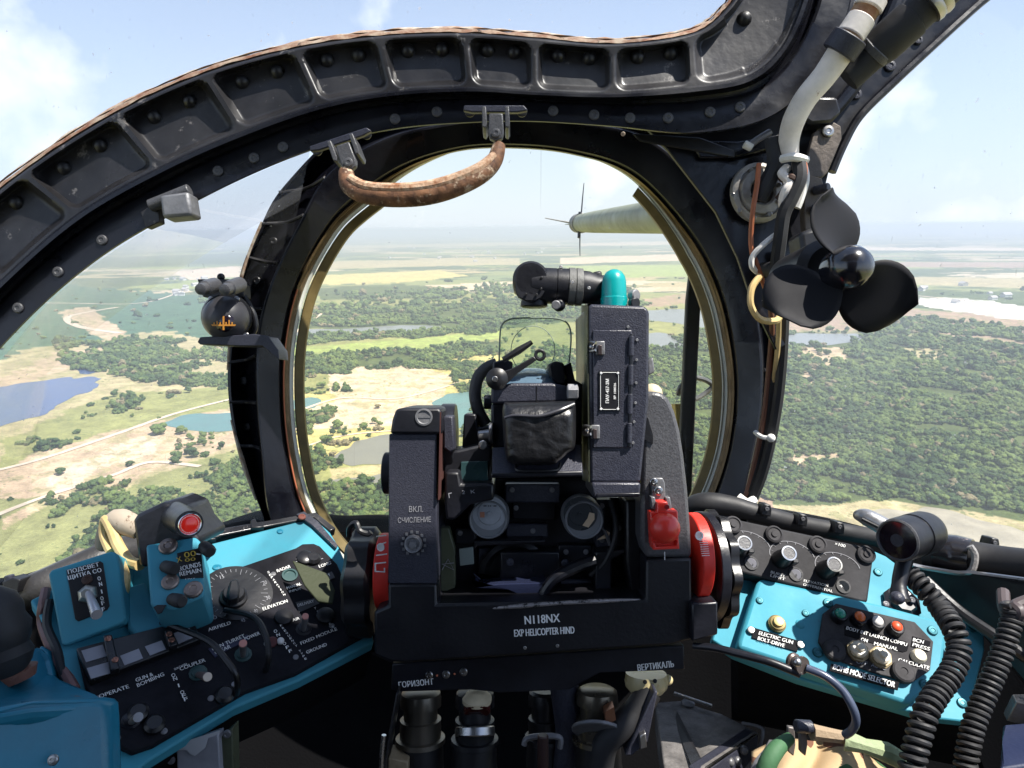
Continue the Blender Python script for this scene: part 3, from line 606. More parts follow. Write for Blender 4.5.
# lower flange: ledge bead, groove, bolt land
def mixr(A_, B_, t, d): return [P(*(a.lerp(b, t).to_2d()), d) for a, b in zip(A_, B_)]
prof = [(0, .645), (.04, .640), (.12, .640), (.17, .648), (.22, .662), (.30, .664), (.34, .657), (.40, .655), (.97, .655), (1.0, .658), (1.0, .664)]
mb = MB().grid([mixr(RL, RF, t, d) for t, d in prof]); fr.part('flange', mb, FRAMEB, smooth=40)
# sealant strips along the outer rim
nrm = []
for i, p in enumerate(RO):
    t = (RO[min(i+1, len(RO)-1)]-RO[max(0, i-1)]).normalized(); nrm.append(V((t.y, -t.x, 0)))
def offr(k, d, amp=0): return [P((p+n*(k+amp*mnoise.noise(V((i*.13, k, 0))))).x, (p+n*(k+amp*mnoise.noise(V((i*.13, k, 0))))).y, d) for i, (p, n) in enumerate(zip(RO, nrm))]
mb = MB().grid([offr(-1.5, .650, .8), offr(-1, .648, 1.2), offr(1.2, .650, 1.6), offr(2.2, .656, 2.2), offr(2.4, .68, 2.2)]); fr.part('sealant_strip', mb, RUST)
mb = MB().grid([offr(2.0, .668, 1), offr(3.4, .664, 1.4), offr(4.2, .668, 2.0), offr(4.2, .69, 2)]); fr.part('sealant_bead', mb, CREAM)
bolt_i = 0
for i in range(2, 14):                    # two bolts high in every pocket
    for a in ((.3, .7) if i < 11 else (.5,) if i == 12 else ()):
        p = arch_pt(i+a, .34); n = V((0, -1, .25)).normalized(); mb = MB(); mb.lathe(p+V((0, .002, 0)), n, [(0, .0078), (.002, .0076), (.005, .0066), (.0072, .0048), (.0084, .002), (.0086, .0004)], 14)
        fr.part('bolt', mb, PLASTIC)
for x, y in [(497, 71), (517, 72), (552, 76), (571, 76)]:
    mb = MB().lathe(P(x, y, .672), (0, -1, .1), [(0, .0078), (.002, .0078), (.002, .0055), (.008, .0055), (.009, .003), (.012, .003)], 14); fr.part('bolt', mb, GREYM)
for x, y in [(18, 308), (58, 272), (102, 240), (218, 171), (254, 158), (283, 147), (395, 119), (437, 112), (553, 111), (594, 115), (630, 118), (668, 118), (710, 112), (740, 107)]:
    mb = MB(); screw(mb, P(x, y, .6545), (0, -1, 0), .0052); fr.part('bolt', mb, HAMMER2)
# windscreen ring
RING = [((500, 147), (500, 118), (500, 100)), ((570, 153), (580, 122), (585, 105)), ((634, 176), (655, 142), (665, 125)), ((690, 236), (722, 212), (742, 195)), ((718, 290), (750, 280), (777, 275)), ((732, 350), (762, 348), (781, 345)),
        ((735, 400), (762, 405), (776, 408)), ((728, 455), (752, 462), (764, 460)), ((710, 505), (738, 515), (750, 512)), ((680, 555), (710, 568), (730, 565)), ((600, 605), (610, 640), (615, 660)), ((500, 618), (500, 655), (500, 675)),
        ((400, 605), (390, 640), (385, 660)), ((335, 562), (300, 582), (283, 580)), ((303, 512), (270, 518), (262, 514)), ((288, 457), (262, 460), (240, 456)), ((282, 400), (257, 403), (229, 402)), ((284, 342), (257, 340), (229, 348)),
        ((297, 285), (270, 285), (240, 275)), ((325, 232), (298, 226), (258, 232)), ((352, 203), (330, 172), (284, 186)), ((400, 170), (385, 138), (350, 125)), ((450, 152), (442, 124), (435, 105))]
NS = 16
RH, RM, RQ = [cr([V((s[k][0], s[k][1], 0)) for s in RING], NS, True) for k in range(3)]
def rg(R_, d): return [P(p.x, p.y, d) for p in R_]
def rmix(A_, B_, t, d): return [P(*(a.lerp(b, t).to_2d()), d) for a, b in zip(A_, B_)]
mb = MB().grid([rg(RH, .90), rg(RH, .80), rmix(RH, RM, .06, .797), rmix(RH, RM, .12, .79), rmix(RH, RM, .90, .772), rmix(RH, RM, .97, .772), rg(RM, .776), rmix(RM, RQ, .02, .81), rmix(RM, RQ, .5, .826), rmix(RM, RQ, .86, .828), rmix(RM, RQ, .9, .80), rg(RQ, .80), rg(RQ, .86)], closed=True)
ring = fr.part('windscreen_ring', mb, FRAMEB, smooth=40)
C0 = V((508, 385, 0))
def side(i):                              # the seals widen towards the sides and the foot of the ring
    a = i/len(RH)*23; return min(1, max(.12, (a-1.2)/2.0)) if a < 12 else min(1, max(.12, (22.2-a)/1.8))
def inset(k, d, i0=0, i1=None):
    out = []
    for i, p in enumerate(RH):
        q = p+(C0-p).normalized()*k*side(i); out.append(P(q.x, q.y, d))
    return out
mb = MB().grid([inset(-1, .801), inset(1, .798), inset(3, .80), inset(4, .808), inset(6.5, .81), inset(8, .818)], closed=True); fr.part('retaining_ring', mb, BRONZE, parent=ring)
mb = MB().grid([inset(7.5, .817), inset(9.5, .819), inset(11.5, .823)], closed=True); fr.part('glass_edge', mb, PALE, parent=ring)
mb = MB().grid([inset(.2, .7995), inset(1.4, .7965), inset(2.4, .7985)], closed=False); k = NS*14; m_ = [r for r in (inset(.2, .7995), inset(1.6, .7965), inset(2.8, .7985))]
fr.part('sealant_line', MB().grid([r[NS*13:NS*18] for r in m_]), COPPER, parent=ring)
i0, i1 = int(NS*2.15), int(NS*20.9)

def inset2(k, w, d):
    out = []
    for i, p in enumerate(RH):
        q = p+(C0-p).normalized()*(k*(.12+.88*side(i))+w); out.append(P(q.x, q.y, d))
    return out
sealr = [inset2(12.5, 0, .826), inset2(12.5, 1, .822), inset2(12.5, 9, .828), inset2(12.5, 10.5, .834), inset2(12.5, 10.5, .85)]
fr.part('rubber_seal', MB().grid([r[i0:i1] for r in sealr]), OLIVEG, parent=ring)
mb = MB().grid([inset(17, .8265), inset(18.2, .826)]); fr.part('painted_seal_highlight', MB().grid([r[i0:NS*10] for r in (inset(10.6, .8225), inset(12.2, .8195), inset(13.2, .822))]), PALE, parent=ring)  # highlight along the right half of the seal, drawn as a pale strip
mb = MB().add([V((0, 0, 0))], []); cpt = P(508, 385, .835); pr = inset(9, .835); fr.part('glass_pane', MB().add([cpt]+pr, [(0, i+1, (i+1) % len(pr)+1) for i in range(len(pr))]), GLASSW, parent=ring)
# ribs and bolts on the side of the ring
for i in [int(NS*t) for t in (15.2, 16.0, 16.8, 17.6, 18.4, 19.2, 19.9, 4.6, 5.4, 6.2, 7.0)]:
    a, b_ = RM[i], RQ[i]; p0 = P(a.x, a.y, .79); p1 = P(b_.x, b_.y, .80); mb = MB().tube([p0, p0.lerp(p1, .5)+V((0, .014, 0)), p1], .0022, 8); fr.part('rib', mb, BLACKP)
for i in [int(NS*t) for t in (15.6, 16.4, 17.2, 18.0, 18.8, 19.6)]:
    p = RM[i].lerp(RQ[i], .45); mb = MB(); screw(mb, P(p.x, p.y, .822), (0, -1, 0), .005); fr.part('bolt', mb, PLASTIC)
# tall bent flange left of the ring (pale edge) and sealant flaking along it
fr.part('sealant_bead', MB().tube([P(262, 222, .80), P(246, 262, .80), P(232, 320, .80), P(228, 370, .80)], .0018, 6), CREAM)
fr.part('sealant_bead', MB().tube([P(231, 420, .80), P(243, 462, .80), P(256, 500, .80)], [.001, .003, .0012], 6), CREAM)

# right-hand corner plate and beam
cp = [(640, 121), (692, 126), (765, 118), (812, 80), (845, 20), (852, -80), (1100, -80), (1000, -24), (979, 0), (937, 38), (893, 79), (858, 113), (841, 144), (829, 172), (823, 196), (824, 222), (818, 248), (800, 262), (790, 300), (786, 345), (776, 350), (752, 300), (738, 258), (716, 212), (668, 150)]
fr.part('corner_plate', MB().poly(cp, .70, .006), FRAMEB, bevel=.001)
fr.part('beam_lip', MB().tube([P(1010, -20, .69), P(979, 4, .69), P(937, 42, .69), P(893, 83, .69), P(860, 116, .69), P(843, 146, .69), P(832, 172, .69)], .0045, 8), FRAMEB)
fr.part('beam_lip', MB().tube([P(905, -20, .695), P(880, 40, .695), P(862, 75, .695), P(835, 110, .695), P(812, 128, .695)], .007, 10), FRAMEB)
fr.part('stiffener', MB().poly([(690, 140), (738, 141), (792, 132), (790, 144), (736, 158), (700, 158)], .692, .004), FRAMEB, bevel=.002)
fr.part('stiffener', MB().poly([(800, 104), (818, 96), (838, 97), (842, 112), (832, 122), (812, 124), (802, 118)], .672, .02), FRAMEB, bevel=.003)
for x, y, r in [(805, 63, .008), (776, 83, .0085), (776, 91, .006), (833, 30, .011), (890, 66, .006), (856, 94, .006), (856, 66, .005), (872, 40, .004), (740, 106, .005), (704, 114, .006), (846, 62, .005), (918, 40, .005), (760, 55, .004)]:
    mb = MB(); screw(mb, P(x, y, .699), (0, -1, 0), r); fr.part('bolt', mb, HAMMER)
fr.part('torn_paint_hole', MB().cyl(P(623, 134, .653), P(623, 134, .664), .0022), CREAM)
# slotted stiffener behind the flange at the right
fr.part('stiffener', MB().poly([(632, 133), (700, 137), (735, 150), (735, 158), (690, 150), (640, 141)], .69, .003), PLASTIC, bevel=.002)

# side and top panes
def pane(pts, label):
    rows_ = [cr(r, 8) for r in pts]; mb = MB().grid([[V(p) for p in r] for r in rows_]); fr.part('glass_pane', mb, GLASSC, label=label)
inner = [V((p.x, p.y, 0)) for p in RF[SUB*1:SUB*6+1:SUB]]
pane([[P(-260, 560, .62), P(-48, 412, .66), P(60, 292, .67), P(183, 209, .67), P(310, 150, .68)], [P(-300, 640, .70), P(-60, 500, .74), P(60, 360, .78), P(180, 270, .8), P(300, 200, .8)],
      [P(-300, 700, .78), P(-60, 600, .84), P(60, 480, .86), P(160, 400, .86), P(270, 330, .84)], [P(-300, 760, .80), P(-40, 680, .86), P(80, 600, .88), P(180, 570, .88), P(290, 530, .86)]], 'left side pane, slightly milky')
pane([[P(846, -60, .69), P(1060, -60, .69), P(1250, -60, .62), P(1500, -60, .5)], [P(800, 130, .80), P(950, 130, .82), P(1150, 130, .74), P(1450, 130, .55)], [P(770, 300, .86), P(900, 300, .88), P(1100, 300, .8), P(1450, 300, .58)],
      [P(740, 480, .88), P(900, 480, .90), P(1100, 480, .82), P(1450, 480, .6)], [P(700, 600, .86), P(900, 620, .88), P(1100, 640, .8), P(1450, 650, .58)]], 'right side pane, slightly milky')
top0 = [P(p.x, p.y, .668) for p in RO[::SUB]][1:]
pane([top0, [p*.99+V((0, -.06, .10)) for p in top0], [V((p.x, p.y*.6, p.z+.22)) for p in top0], [V((p.x, -.1, p.z*.6+.40)) for p in top0]], 'overhead pane above the arch')

# ================================================================== COCKPIT SHELL (setting)
def struct(name, mb, m, label, **k): return single(name, mb, m, label, None, kind='structure', **k)
sill = [(-700, 900, .45), (-420, 720, .62), (-150, 610, .78), (0, 586, .86), (110, 550, .88), (205, 532, .88), (262, 516, .885), (330, 524, .89), (400, 526, .90), (520, 560, .92), (640, 540, .91), (700, 508, .90), (760, 512, .88), (850, 528, .86), (940, 552, .84), (1040, 570, .80), (1250, 640, .68), (1500, 760, .5)]
s0 = cr([P(*p) for p in sill], 6)
low = [V((p.x*.95, p.y*.97-.02, min(-.62, p.z-.4))) for p in s0]
struct('cockpit_wall', MB().grid([[p+V((0, .05, .002)) for p in s0], [p+V((0, .0, .006)) for p in s0], [p+V((0, -.03, -.004)) for p in s0], [p+V((0, -.03, -.05)) for p in s0], low]), WALLM, 'black nose wall below the canopy sill')
struct('cockpit_floor', MB().prism([V((-.75, -.9, -.62)), V((.75, -.9, -.62)), V((.75, .95, -.62)), V((-.75, .95, -.62))], (0, 0, -.02)), FLOORM, 'dark cockpit floor')
struct('cockpit_wall', MB().prism([V((-.62, .35, -.30)), V((-.62, -.9, -.22)), V((-.62, -.9, -.64)), V((-.62, .45, -.64))], (-.02, 0, 0)), WALLM, 'dark left cockpit side wall')
struct('cockpit_wall', MB().prism([V((.62, .35, -.30)), V((.62, -.9, -.22)), V((.62, -.9, -.64)), V((.62, .45, -.64))], (.02, 0, 0)), WALLM, 'dark right cockpit side wall')
struct('shade_panel', MB().prism([V((-.7, .19, .60)), V((.56, .19, .60)), V((.55, -.8, .62)), V((-.7, -.8, .62))], (0, 0, .015)), BLACKP, 'added overhead panel out of view, shading the lower cockpit')  # unseen slab added to keep the sun off the lower parts
struct('cockpit_wall', MB().prism([V((-.62, -.8, -.62)), V((.5, -.8, -.62)), V((.5, -.85, .60)), V((-.62, -.85, .60))], (0, -.02, 0)), WALLM, 'rear bulkhead behind the seat')

# ================================================================== HANDLE, SMALL BRACKET, COMPASS
hd = Thing('grab_handle', 'worn brown leather wrapped grab handle hanging from two steel lugs on the arch', 'grab handle', P(425, 180, .60))
pth = [P(346, 172, .61), P(350, 186, .60), P(368, 195, .59), P(405, 197, .585), P(440, 192, .585), P(475, 178, .59), P(493, 163, .60), P(499, 146, .61)]
hd.part('grip', MB().tube(pth, [.0068, .008, .0082, .0088, .009, .0088, .0082, .0074, .006], 16), BROWNL)
pt2 = [p+V((.001, -.0042, .0058)) for p in pth[1:-1]]; hd.part('stitched_edge', MB().tube(pt2, [.0038, .005, .0055, .0056, .005, .0034], 10), BROWNSTR)
for sgn, (x, y, rot) in enumerate([(345, 152, -.32), (496, 122, 0.0)]):
    ca_, sa_ = math.cos(rot), math.sin(rot)
    def T_(u, v): return (x+u*ca_-v*sa_, y-u*sa_+v*ca_) if False else (x+u*ca_+v*math.sin(-rot), y+v*ca_+u*math.sin(rot))
    lug = hd.part('lug', MB().poly([T_(-7, -9), T_(7, -9), T_(8, 10), T_(6, 16), T_(0, 19), T_(-6, 16), T_(-8, 10)], .605, .008), HAMMER2, bevel=.0012)
    mb = MB(); c_ = T_(0, 11); screw(mb, P(c_[0], c_[1], .603), (0, -1, 0), .0042); hd.part('screw', mb, HAMMER2, parent=lug)
    br = hd.part('bracket', MB().poly([T_(-32, -17), T_(28, -17), T_(32, -12), T_(22, -10), T_(-24, -10), T_(-33, -12)], .628, .006), HAMMER, bevel=.001)
    for u in (-12, 11): hd.part('fork', MB().poly([T_(u-2, -16), T_(u+2, -16), T_(u+3, 2), T_(u+1, 6), T_(u-2, 4)], .605, .03), HAMMER2, parent=br, bevel=.0008)
    for u in (-26, 26): mb = MB(); c_ = T_(u, -10); screw(mb, P(c_[0], c_[1], .645), (0, -1, 0), .005); hd.part('screw', mb, PLASTIC, parent=br)
bk = Thing('clip_bracket', 'small scuffed grey clip bracket bolted to the left part of the arch', 'bracket', P(170, 205, .64))
bk.part('block', MB().poly([(159, 195), (188, 191), (192, 215), (162, 218)], .63, .022), GREYM, bevel=.003)
bk.part('hinge_tube', MB().cyl(P(150, 206, .642), P(190, 190, .642), .006), HAMMER2); bk.part('foot_plate', MB().poly([(140, 212), (158, 200), (160, 222), (146, 228)], .646, .01), BLACKP, bevel=.001)
cm_ = Thing('compass', 'round black magnetic compass with amber card on the left of the windscreen ring', 'compass', P(228, 340, .70))
cm_.part('bowl', MB().ball(P(226, 318, .70), .0232, 1.0, (0, -1, 0), 28), mat('compass_bowl', (.045, .044, .05), .42))
cm_.part('rear_housing', MB().lathe(P(227, 317, .73), -P(227, 317, 1).normalized(), [(0, .018), (.004, .0245), (.022, .0255), (.028, .024)], 28), PLASTIC)
win = cm_.part('window', MB().ball(P(224.5, 322, .683), .0105, .55, (0, -1, 0), 20), DARKLENS)
mb = MB(); pc = Plane((224, 322, .676), (240, 322, .676), (224, 310, .676))
for x, h_ in [(214, 2.5), (217, 4), (220, 3), (223.5, 9), (226, 3), (229, 5), (232, 3)]: pc.slab(mb, [(x-.6, 325-h_), (x+.6, 325-h_), (x+.6, 325), (x-.6, 325)], 0, .0005)
pc.slab(mb, [(211, 324.4), (236, 324.4), (235, 326), (212, 326)], .0002, .0005); pc.slab(mb, [(222.6, 316), (224.2, 316), (224.2, 330), (222.6, 330)], .0004, .0005)
cm_.part('card', mb, AMBER, parent=win)
cm_.part('top_plate', MB().poly([(197, 279), (239, 279), (243, 283), (244, 297), (226, 300), (203, 297)], .715, .02), PLASTIC, bevel=.001)
for x0, y0, x1, y1 in [(200, 289.5, 212, 285), (224, 290, 237, 284)]:
    cm_.part('knob', MB().lathe(P(x0, y0, .66), P(x1+4, y1, .70)-P(x0, y0, .66), [(0, .0035), (.001, .0055), (.010, .006), (.011, .0075), (.02, .008), (.038, .008)], 18), HAMMER2)
cm_.part('knob', MB().ball(P(221, 277, .72), .004), PLASTIC)
cm_.part('side_strap', MB().tube([P(244, 296, .72), P(254, 315, .72), P(255, 330, .72), P(246, 340, .72)], .003), PLASTIC)
cm_.part('mounting_bracket', MB().poly([(197, 342), (200, 337), (255, 334), (268, 336), (278, 350), (279, 360), (262, 346), (240, 346), (200, 344.5)], .69, .03), HAMMER, bevel=.001)
for x, y in [(211, 299), (237, 299), (246, 335)]: mb = MB(); screw(mb, P(x, y, .70), (0, -1, 0), .003); cm_.part('screw', mb, STEEL)

# ================================================================== TOP-RIGHT PIPES AND WIRES
pp = Thing('drain_pipe', 'white conduit running out of a rusty orange pipe in the top right corner', 'pipe', P(840, 50, .62))
pp.part('pipe', MB().cyl(P(880, -12, .61), P(846, 42, .62), .012), RUSTY)
pp.part('band', MB().cyl(P(873, -2, .61), P(867, 9, .612), .0135), IVORY); pp.part('band', MB().cyl(P(862, 18, .613), P(850, 36, .617), .013), IVORY)
pp.part('collar', MB().cyl(P(851, 36, .612), P(838, 54, .62), .0165), HAMMER)
pp.part('sleeve', MB().tube([P(842, 50, .62), P(825, 75, .63), P(806, 98, .64), P(794, 120, .65), P(789, 140, .66), P(790, 160, .665)], [.0125, .0115, .011, .0108, .010, .0085], 16), IVORY)
bp_ = Thing('air_pipe', 'thick black air pipe with a metal end ring in the top right corner', 'pipe', P(900, 20, .62))
bp_.part('pipe', MB().lathe(P(948, -14, .60), P(872, 55, .63)-P(948, -14, .60), [(0, .0165), (.035, .0165), (.036, .018), (.065, .018), (.08, .0145), (.094, .0145), (.104, .0145)], 24), RUBBER)
bp_.part('clamp', MB().lathe(P(940, -7, .60), P(872, 55, .63)-P(948, -14, .60), [(0, .0185), (.004, .019), (.007, .018), (.010, .019), (.014, .0185)], 24), STEEL)
bp_.part('end_ring', MB().cyl(P(879, 48, .625), P(872, 55, .63), .0158), HAMMER2)
dk = Thing('air_vent', 'round grey slotted fitting behind the wires right of the windscreen ring', 'vent', P(757, 195, .69))
dpl = Plane((757, 195, .685), (780, 195, .69), (757, 170, .685))
dk.part('flange', MB().lathe(P(757, 194, .695), dpl.n, [(0, .031), (.006, .031), (.008, .029), (.009, .0265), (.006, .025), (.006, .024), (.011, .023), (.012, .015), (.010, .013), (.002, .012)], 36), mat('light_grey_casting', (.36, .34, .31), .45, .3, bump=.5, var=.3, wear=(.05, .05, .05), wamt=.1))
dk.part('bore', MB().cyl(P(759, 192, .693), P(759, 192, .684), .010), PLASTIC)
mb = MB()
for i in range(9):
    a = i*math.tau/9+.3; mb.cyl(P(757+24*math.cos(a), 194+24*math.sin(a), .687), P(757+24*math.cos(a), 194+24*math.sin(a), .683), .0026, n=10)
dk.part('screw', mb, STEEL)
def wire(lab, pts, r, m, name='cable', cat='cable', n=8): return single(name, MB().tube([P(*p) for p in pts], r, n), m, lab, cat, 'wiring beside the windscreen ring')
wire('orange brown wire hanging across the round grey fitting', [(759, 164, .665), (757, 185, .662), (753, 210, .664), (751, 235, .67), (752, 252, .672), (756, 262, .672), (764, 285, .675), (770, 300, .68)], .0026, WIREO)
wire('thick black hose behind the white conduit', [(773, 140, .67), (775, 165, .668), (766, 185, .668), (758, 200, .672)], .0085, RUBBER)
wire('white wire curving in under the fitting', [(778, 233, .665), (764, 244, .664), (753, 256, .668), (752, 266, .67), (757, 272, .675)], .003, WIREW)
wire('yellowed wire looping below the fan bracket', [(760, 276, .67), (752, 288, .665), (751, 305, .662), (760, 319, .664), (775, 321, .67), (780, 316, .675)], .0034, WIREY)
wire('brown wire running down the right edge of the windscreen ring', [(770, 300, .68), (772, 330, .70), (769, 370, .72), (765, 410, .73), (758, 450, .74), (748, 490, .75), (742, 505, .75)], .0032, mat('brown_wire', (.16, .065, .04), .45))
wire('yellowed wire running down the right edge of the windscreen ring', [(779, 318, .68), (778, 345, .70), (774, 380, .72), (770, 400, .73), (766, 440, .74), (756, 480, .75), (747, 502, .75)], .0028, WIREY)
wire('black braided cable outermost at the right of the windscreen ring', [(786, 270, .69), (784, 320, .70), (782, 360, .71), (778, 400, .72), (771, 440, .73), (762, 475, .74), (750, 505, .75)], .0058, RUBBER)
wire('black cable between the brown and yellow wires', [(776, 250, .69), (777, 300, .70), (776, 345, .715), (772, 390, .725), (767, 430, .735), (757, 470, .745), (745, 505, .755)], .005, RUBBER)
wire('dark twisted hose from the clamp down towards the fan', [(798, 160, .655), (800, 178, .65), (792, 198, .652), (784, 214, .655), (780, 240, .66), (776, 270, .67)], .0068, RUBBER)
wire('white wire with red patches beside the dark hose', [(804, 166, .66), (806, 180, .655), (801, 198, .655), (797, 208, .656)], .0036, WIREW)
wire('short red wire end by the dark hose', [(803, 160, .655), (804, 172, .652), (802, 178, .652)], .0038, WIREO)
wire('ivory wire coiled tight under the conduit', [(787, 168, .66), (782, 174, .655), (790, 182, .652), (786, 190, .652), (783, 200, .656), (784, 210, .66)], .0045, IVORY)
wire('dark wire under the ivory coil', [(781, 178, .66), (792, 178, .65), (797, 184, .655), (786, 190, .66), (778, 200, .665)], .004, mat('dark_brown_wire', (.06, .03, .02), .5))
tie = Thing('cable_tie', 'white plastic tie clamping the conduit end', 'cable tie', P(794, 160, .655), 'white cable ties'); tie.part('strap', MB().tube([P(782, 159, .655), P(794, 157, .645), P(806, 160, .655)], .0042, 8), WIREW)
tie = Thing('cable_tie', 'white plastic tie holding wires at the loop below the fan bracket', 'cable tie', P(769, 301, .66), 'white cable ties'); tie.part('strap', MB().tube([P(763, 302, .665), P(772, 298, .66), P(778, 290, .665)], .0024, 8), WIREW); tie.part('head', MB().ball(P(769, 301, .66), .0042), WIREW)
tie = Thing('cable_tie', 'white plastic tie at mid height of the right wires', 'cable tie', P(771, 438, .72), 'white cable ties'); tie.part('strap', MB().tube([P(755, 432, .735), P(762, 437, .725), P(771, 438, .72)], .0026, 8), WIREW); tie.part('head', MB().ball(P(771, 438, .72), .0046), WIREW)
tie = Thing('cable_tie', 'white plastic tie at the foot of the right wires', 'cable tie', P(747, 500, .73), 'white cable ties'); tie.part('strap', MB().tube([P(738, 497, .735), P(747, 503, .73), P(754, 500, .735)], .005, 8), WIREW)
wb = Thing('wire_support', 'small grey tie lug left of the conduit on the corner plate', 'lug', P(756, 140, .68)); wb.part('arm', MB().tube([P(748, 147, .68), P(757, 140, .678), P(770, 132, .68)], .0035, 8), GREYM); wb.part('tip', MB().cyl(P(744, 144, .678), P(752, 148, .678), .004), WIREW)
br = Thing('fan_bracket', 'warm grey metal bracket with a stud at the right edge above the fan', 'bracket', P(822, 170, .67))
br.part('plate', MB().poly([(814, 132), (834, 122), (841, 126), (842, 138), (828, 172), (822, 178), (806, 176), (806, 160)], .678, .006), WARMG, bevel=.001)
br.part('foot', MB().poly([(806, 174), (822, 178), (826, 196), (825, 222), (806, 240), (804, 205)], .672, .012), WARMG, bevel=.001)
mb = MB(); screw(mb, P(828, 131, .676), (0, -1, 0), .006); br.part('bolt', mb, STEEL)
br.part('stud', MB().cyl(P(814, 191, .672), P(829, 187, .66), .0045), HAMMER); br.part('stud', MB().cyl(P(812, 210, .67), P(826, 208, .66), .005), PLASTIC)

# fan
fan = Thing('fan', 'black fan with wide soft blades and shiny hub right of the windscreen', 'fan', P(848, 268, .50))
ax = V((.10, -1, .05)).normalized(); hub = P(848, 268, .50)
fan.part('motor', MB().lathe(hub+V((-.004, .09, 0)), ax, [(0, .02), (.006, .026), (.055, .027), (.06, .02)], 26), PLASTIC)
fan.part('mounting_arm', MB().tube([P(762, 270, .69), P(785, 270, .66), P(815, 272, .61), P(838, 270, .575)], [.008, .009, .012, .014], 12), RUBBER)
fan.part('motor_mount', MB().poly([(800, 232), (818, 226), (838, 240), (842, 290), (820, 296), (806, 280)], .60, .03), PLASTIC, bevel=.004)
u_ = ax.orthogonal().normalized(); ax_, u_, w_ = frame(ax)
ex = V((1, .1, 0)).normalized(); ez = ax.cross(ex)*-1
if ez.z < 0: ez = -ez
fb = mat('black_rubber_fan_blade', (.010, .010, .013), .6, spec=.25)
for a0 in (92, 212, 328):
    rows_ = []
    for i in range(13):
        r_ = .012+.05*i/12; row = []
        for j in range(13):
            t = j/12*2-1; wd = .55*math.sin(math.pi*min(1, .25+.75*(i/12)**.8))**.6*(1.0 if i < 11 else (.8 if i == 11 else .55))*1.25+.12
            a = math.radians(a0)+t*wd; row.append(hub+ax*(-.012+.011*t)+(ex*math.cos(a)+ez*math.sin(a))*r_)
        rows_.append(row)
    fan.part('blade', MB().grid(rows_), fb, solid=.0012)
fan.part('hub', MB().lathe(hub+ax*-.012, ax, [(0, .016), (.012, .0172), (.02, .0158), (.026, .012), (.029, .006), (.030, .0005)], 28), mat('glossy_black_hub', (.01, .01, .014), .1, coat=1.0))

# ================================================================== OUTSIDE THE GLASS
bm_ = Thing('air_data_boom', 'olive grey air data boom pointing forward outside the windscreen', 'probe boom', P(640, 215, 2.2))
tip = P(577, 223.5, 3.0); end = P(725, 211, 1.35); D = end-tip
bm_.part('tube', MB().lathe(tip, D, [(0, .030), (.05, .038), (.4, .042), (D.length, .047)], 28), OLIVEB)
bm_.part('collar', MB().lathe(tip, D, [(.02, .036), (.022, .041), (.06, .042), (.062, .040), (.08, .040), (.082, .043), (.11, .043), (.112, .040)], 28), GREYM)
bm_.part('nose_cone', MB().lathe(tip, -D, [(0, .030), (.03, .026), (.06, .012), (.09, .006), (.2, .003), (.34, .0012)], 16), OLIVEB)
bm_.part('vane', MB().tube([P(584, 183, 2.9), P(582, 205, 2.9), P(580, 235, 2.9), P(580, 256, 2.9)], [.0015, .003, .003, .0015], 8), HAMMER)
bm_.part('vane_hub', MB().cyl(P(580, 212, 2.88), P(579, 238, 2.88), .007), HAMMER); bm_.part('needle', MB().tube([P(572, 223, 3.0), P(558, 220.5, 3.0), P(545, 218, 3.0)], [.005, .0028, .002], 8), GREYM)
wp = Thing('windscreen_wiper', 'black windscreen wiper standing upright outside the round glass right of the sight', 'wiper', P(690, 380, .90))
wp.part('blade', MB().poly([(690, 273), (701, 273), (702, 285), (696, 400), (692, 490), (690, 560), (677, 560), (681, 430), (687, 300)], .90, .012), RUBBER, bevel=.002)
wp.part('arm', MB().tube([P(678, 395, .93), P(682, 385, .925), P(697, 378, .93), P(712, 385, .94), P(704, 394, .94), P(690, 402, .93)], .0035, 8), GREYM)
wp.part('pivot', MB().poly([(675, 404), (686, 404), (688, 440), (678, 436)], .92, .02), mat('ochre_primer', (.45, .33, .08), .6), bevel=.001)
BEAMB = mat('shade_black_semi_gloss', (.010, .010, .013), .42, bump=.25, bscale=300, wear=(.06, .06, .065), wamt=.04, wscale=60)  # darker than the posts: the shade below them is put into this colour
# ================================================================== GUNSIGHT
gs = Thing('gunsight', 'black gunner sight on a U shaped yoke with eyepieces and brow pad, filling the centre', 'gunsight', P(530, 660, .55))
FP = Plane((400, 500, .50), (690, 500, .50), (400, 650, .50))
# yoke: left post, beam, right post; shade on the beam put into its black
yk = gs.part('yoke', MB().poly([(388, 584), (437, 584), (437, 604), (646, 600), (646, 560), (692, 558), (692, 640), (672, 645), (405, 663), (390, 662), (374, 655), (374, 612), (388, 606)], .50, .075), BEAMB, bevel=.002)
gs.part('left_post', MB().poly([(389, 434), (437, 434), (437, 584), (388, 584)], .50, .07), HAMMER, parent=yk, bevel=.001)
gs.part('post_head', MB().poly([(392, 420), (396, 409), (404, 408), (439, 408), (442, 412), (442, 434), (390, 434)], .497, .07), BLACK, parent=yk, bevel=.002)
gs.part('rust_edge', MB().poly([(440, 412), (441.2, 412), (439.2, 500), (438, 500)], .497, .04), mat('rusty_edge', (.07, .02, .015), .7), parent=yk)
mb = MB(); mb.lathe(P(424, 417, .4975), (0, -1, 0), [(0, .0065), (.0012, .0065), (.0014, .0052), (.0006, .0045)], 24); mb.box(418, 415.5, 430, 418, .4965, .001); gs.part('lock', mb, GREYM, parent=yk)
gs.part('post_boss', MB().cyl(P(384.5, 473, .53), P(395, 473, .53), .0165, n=30), BLACK, parent=yk)
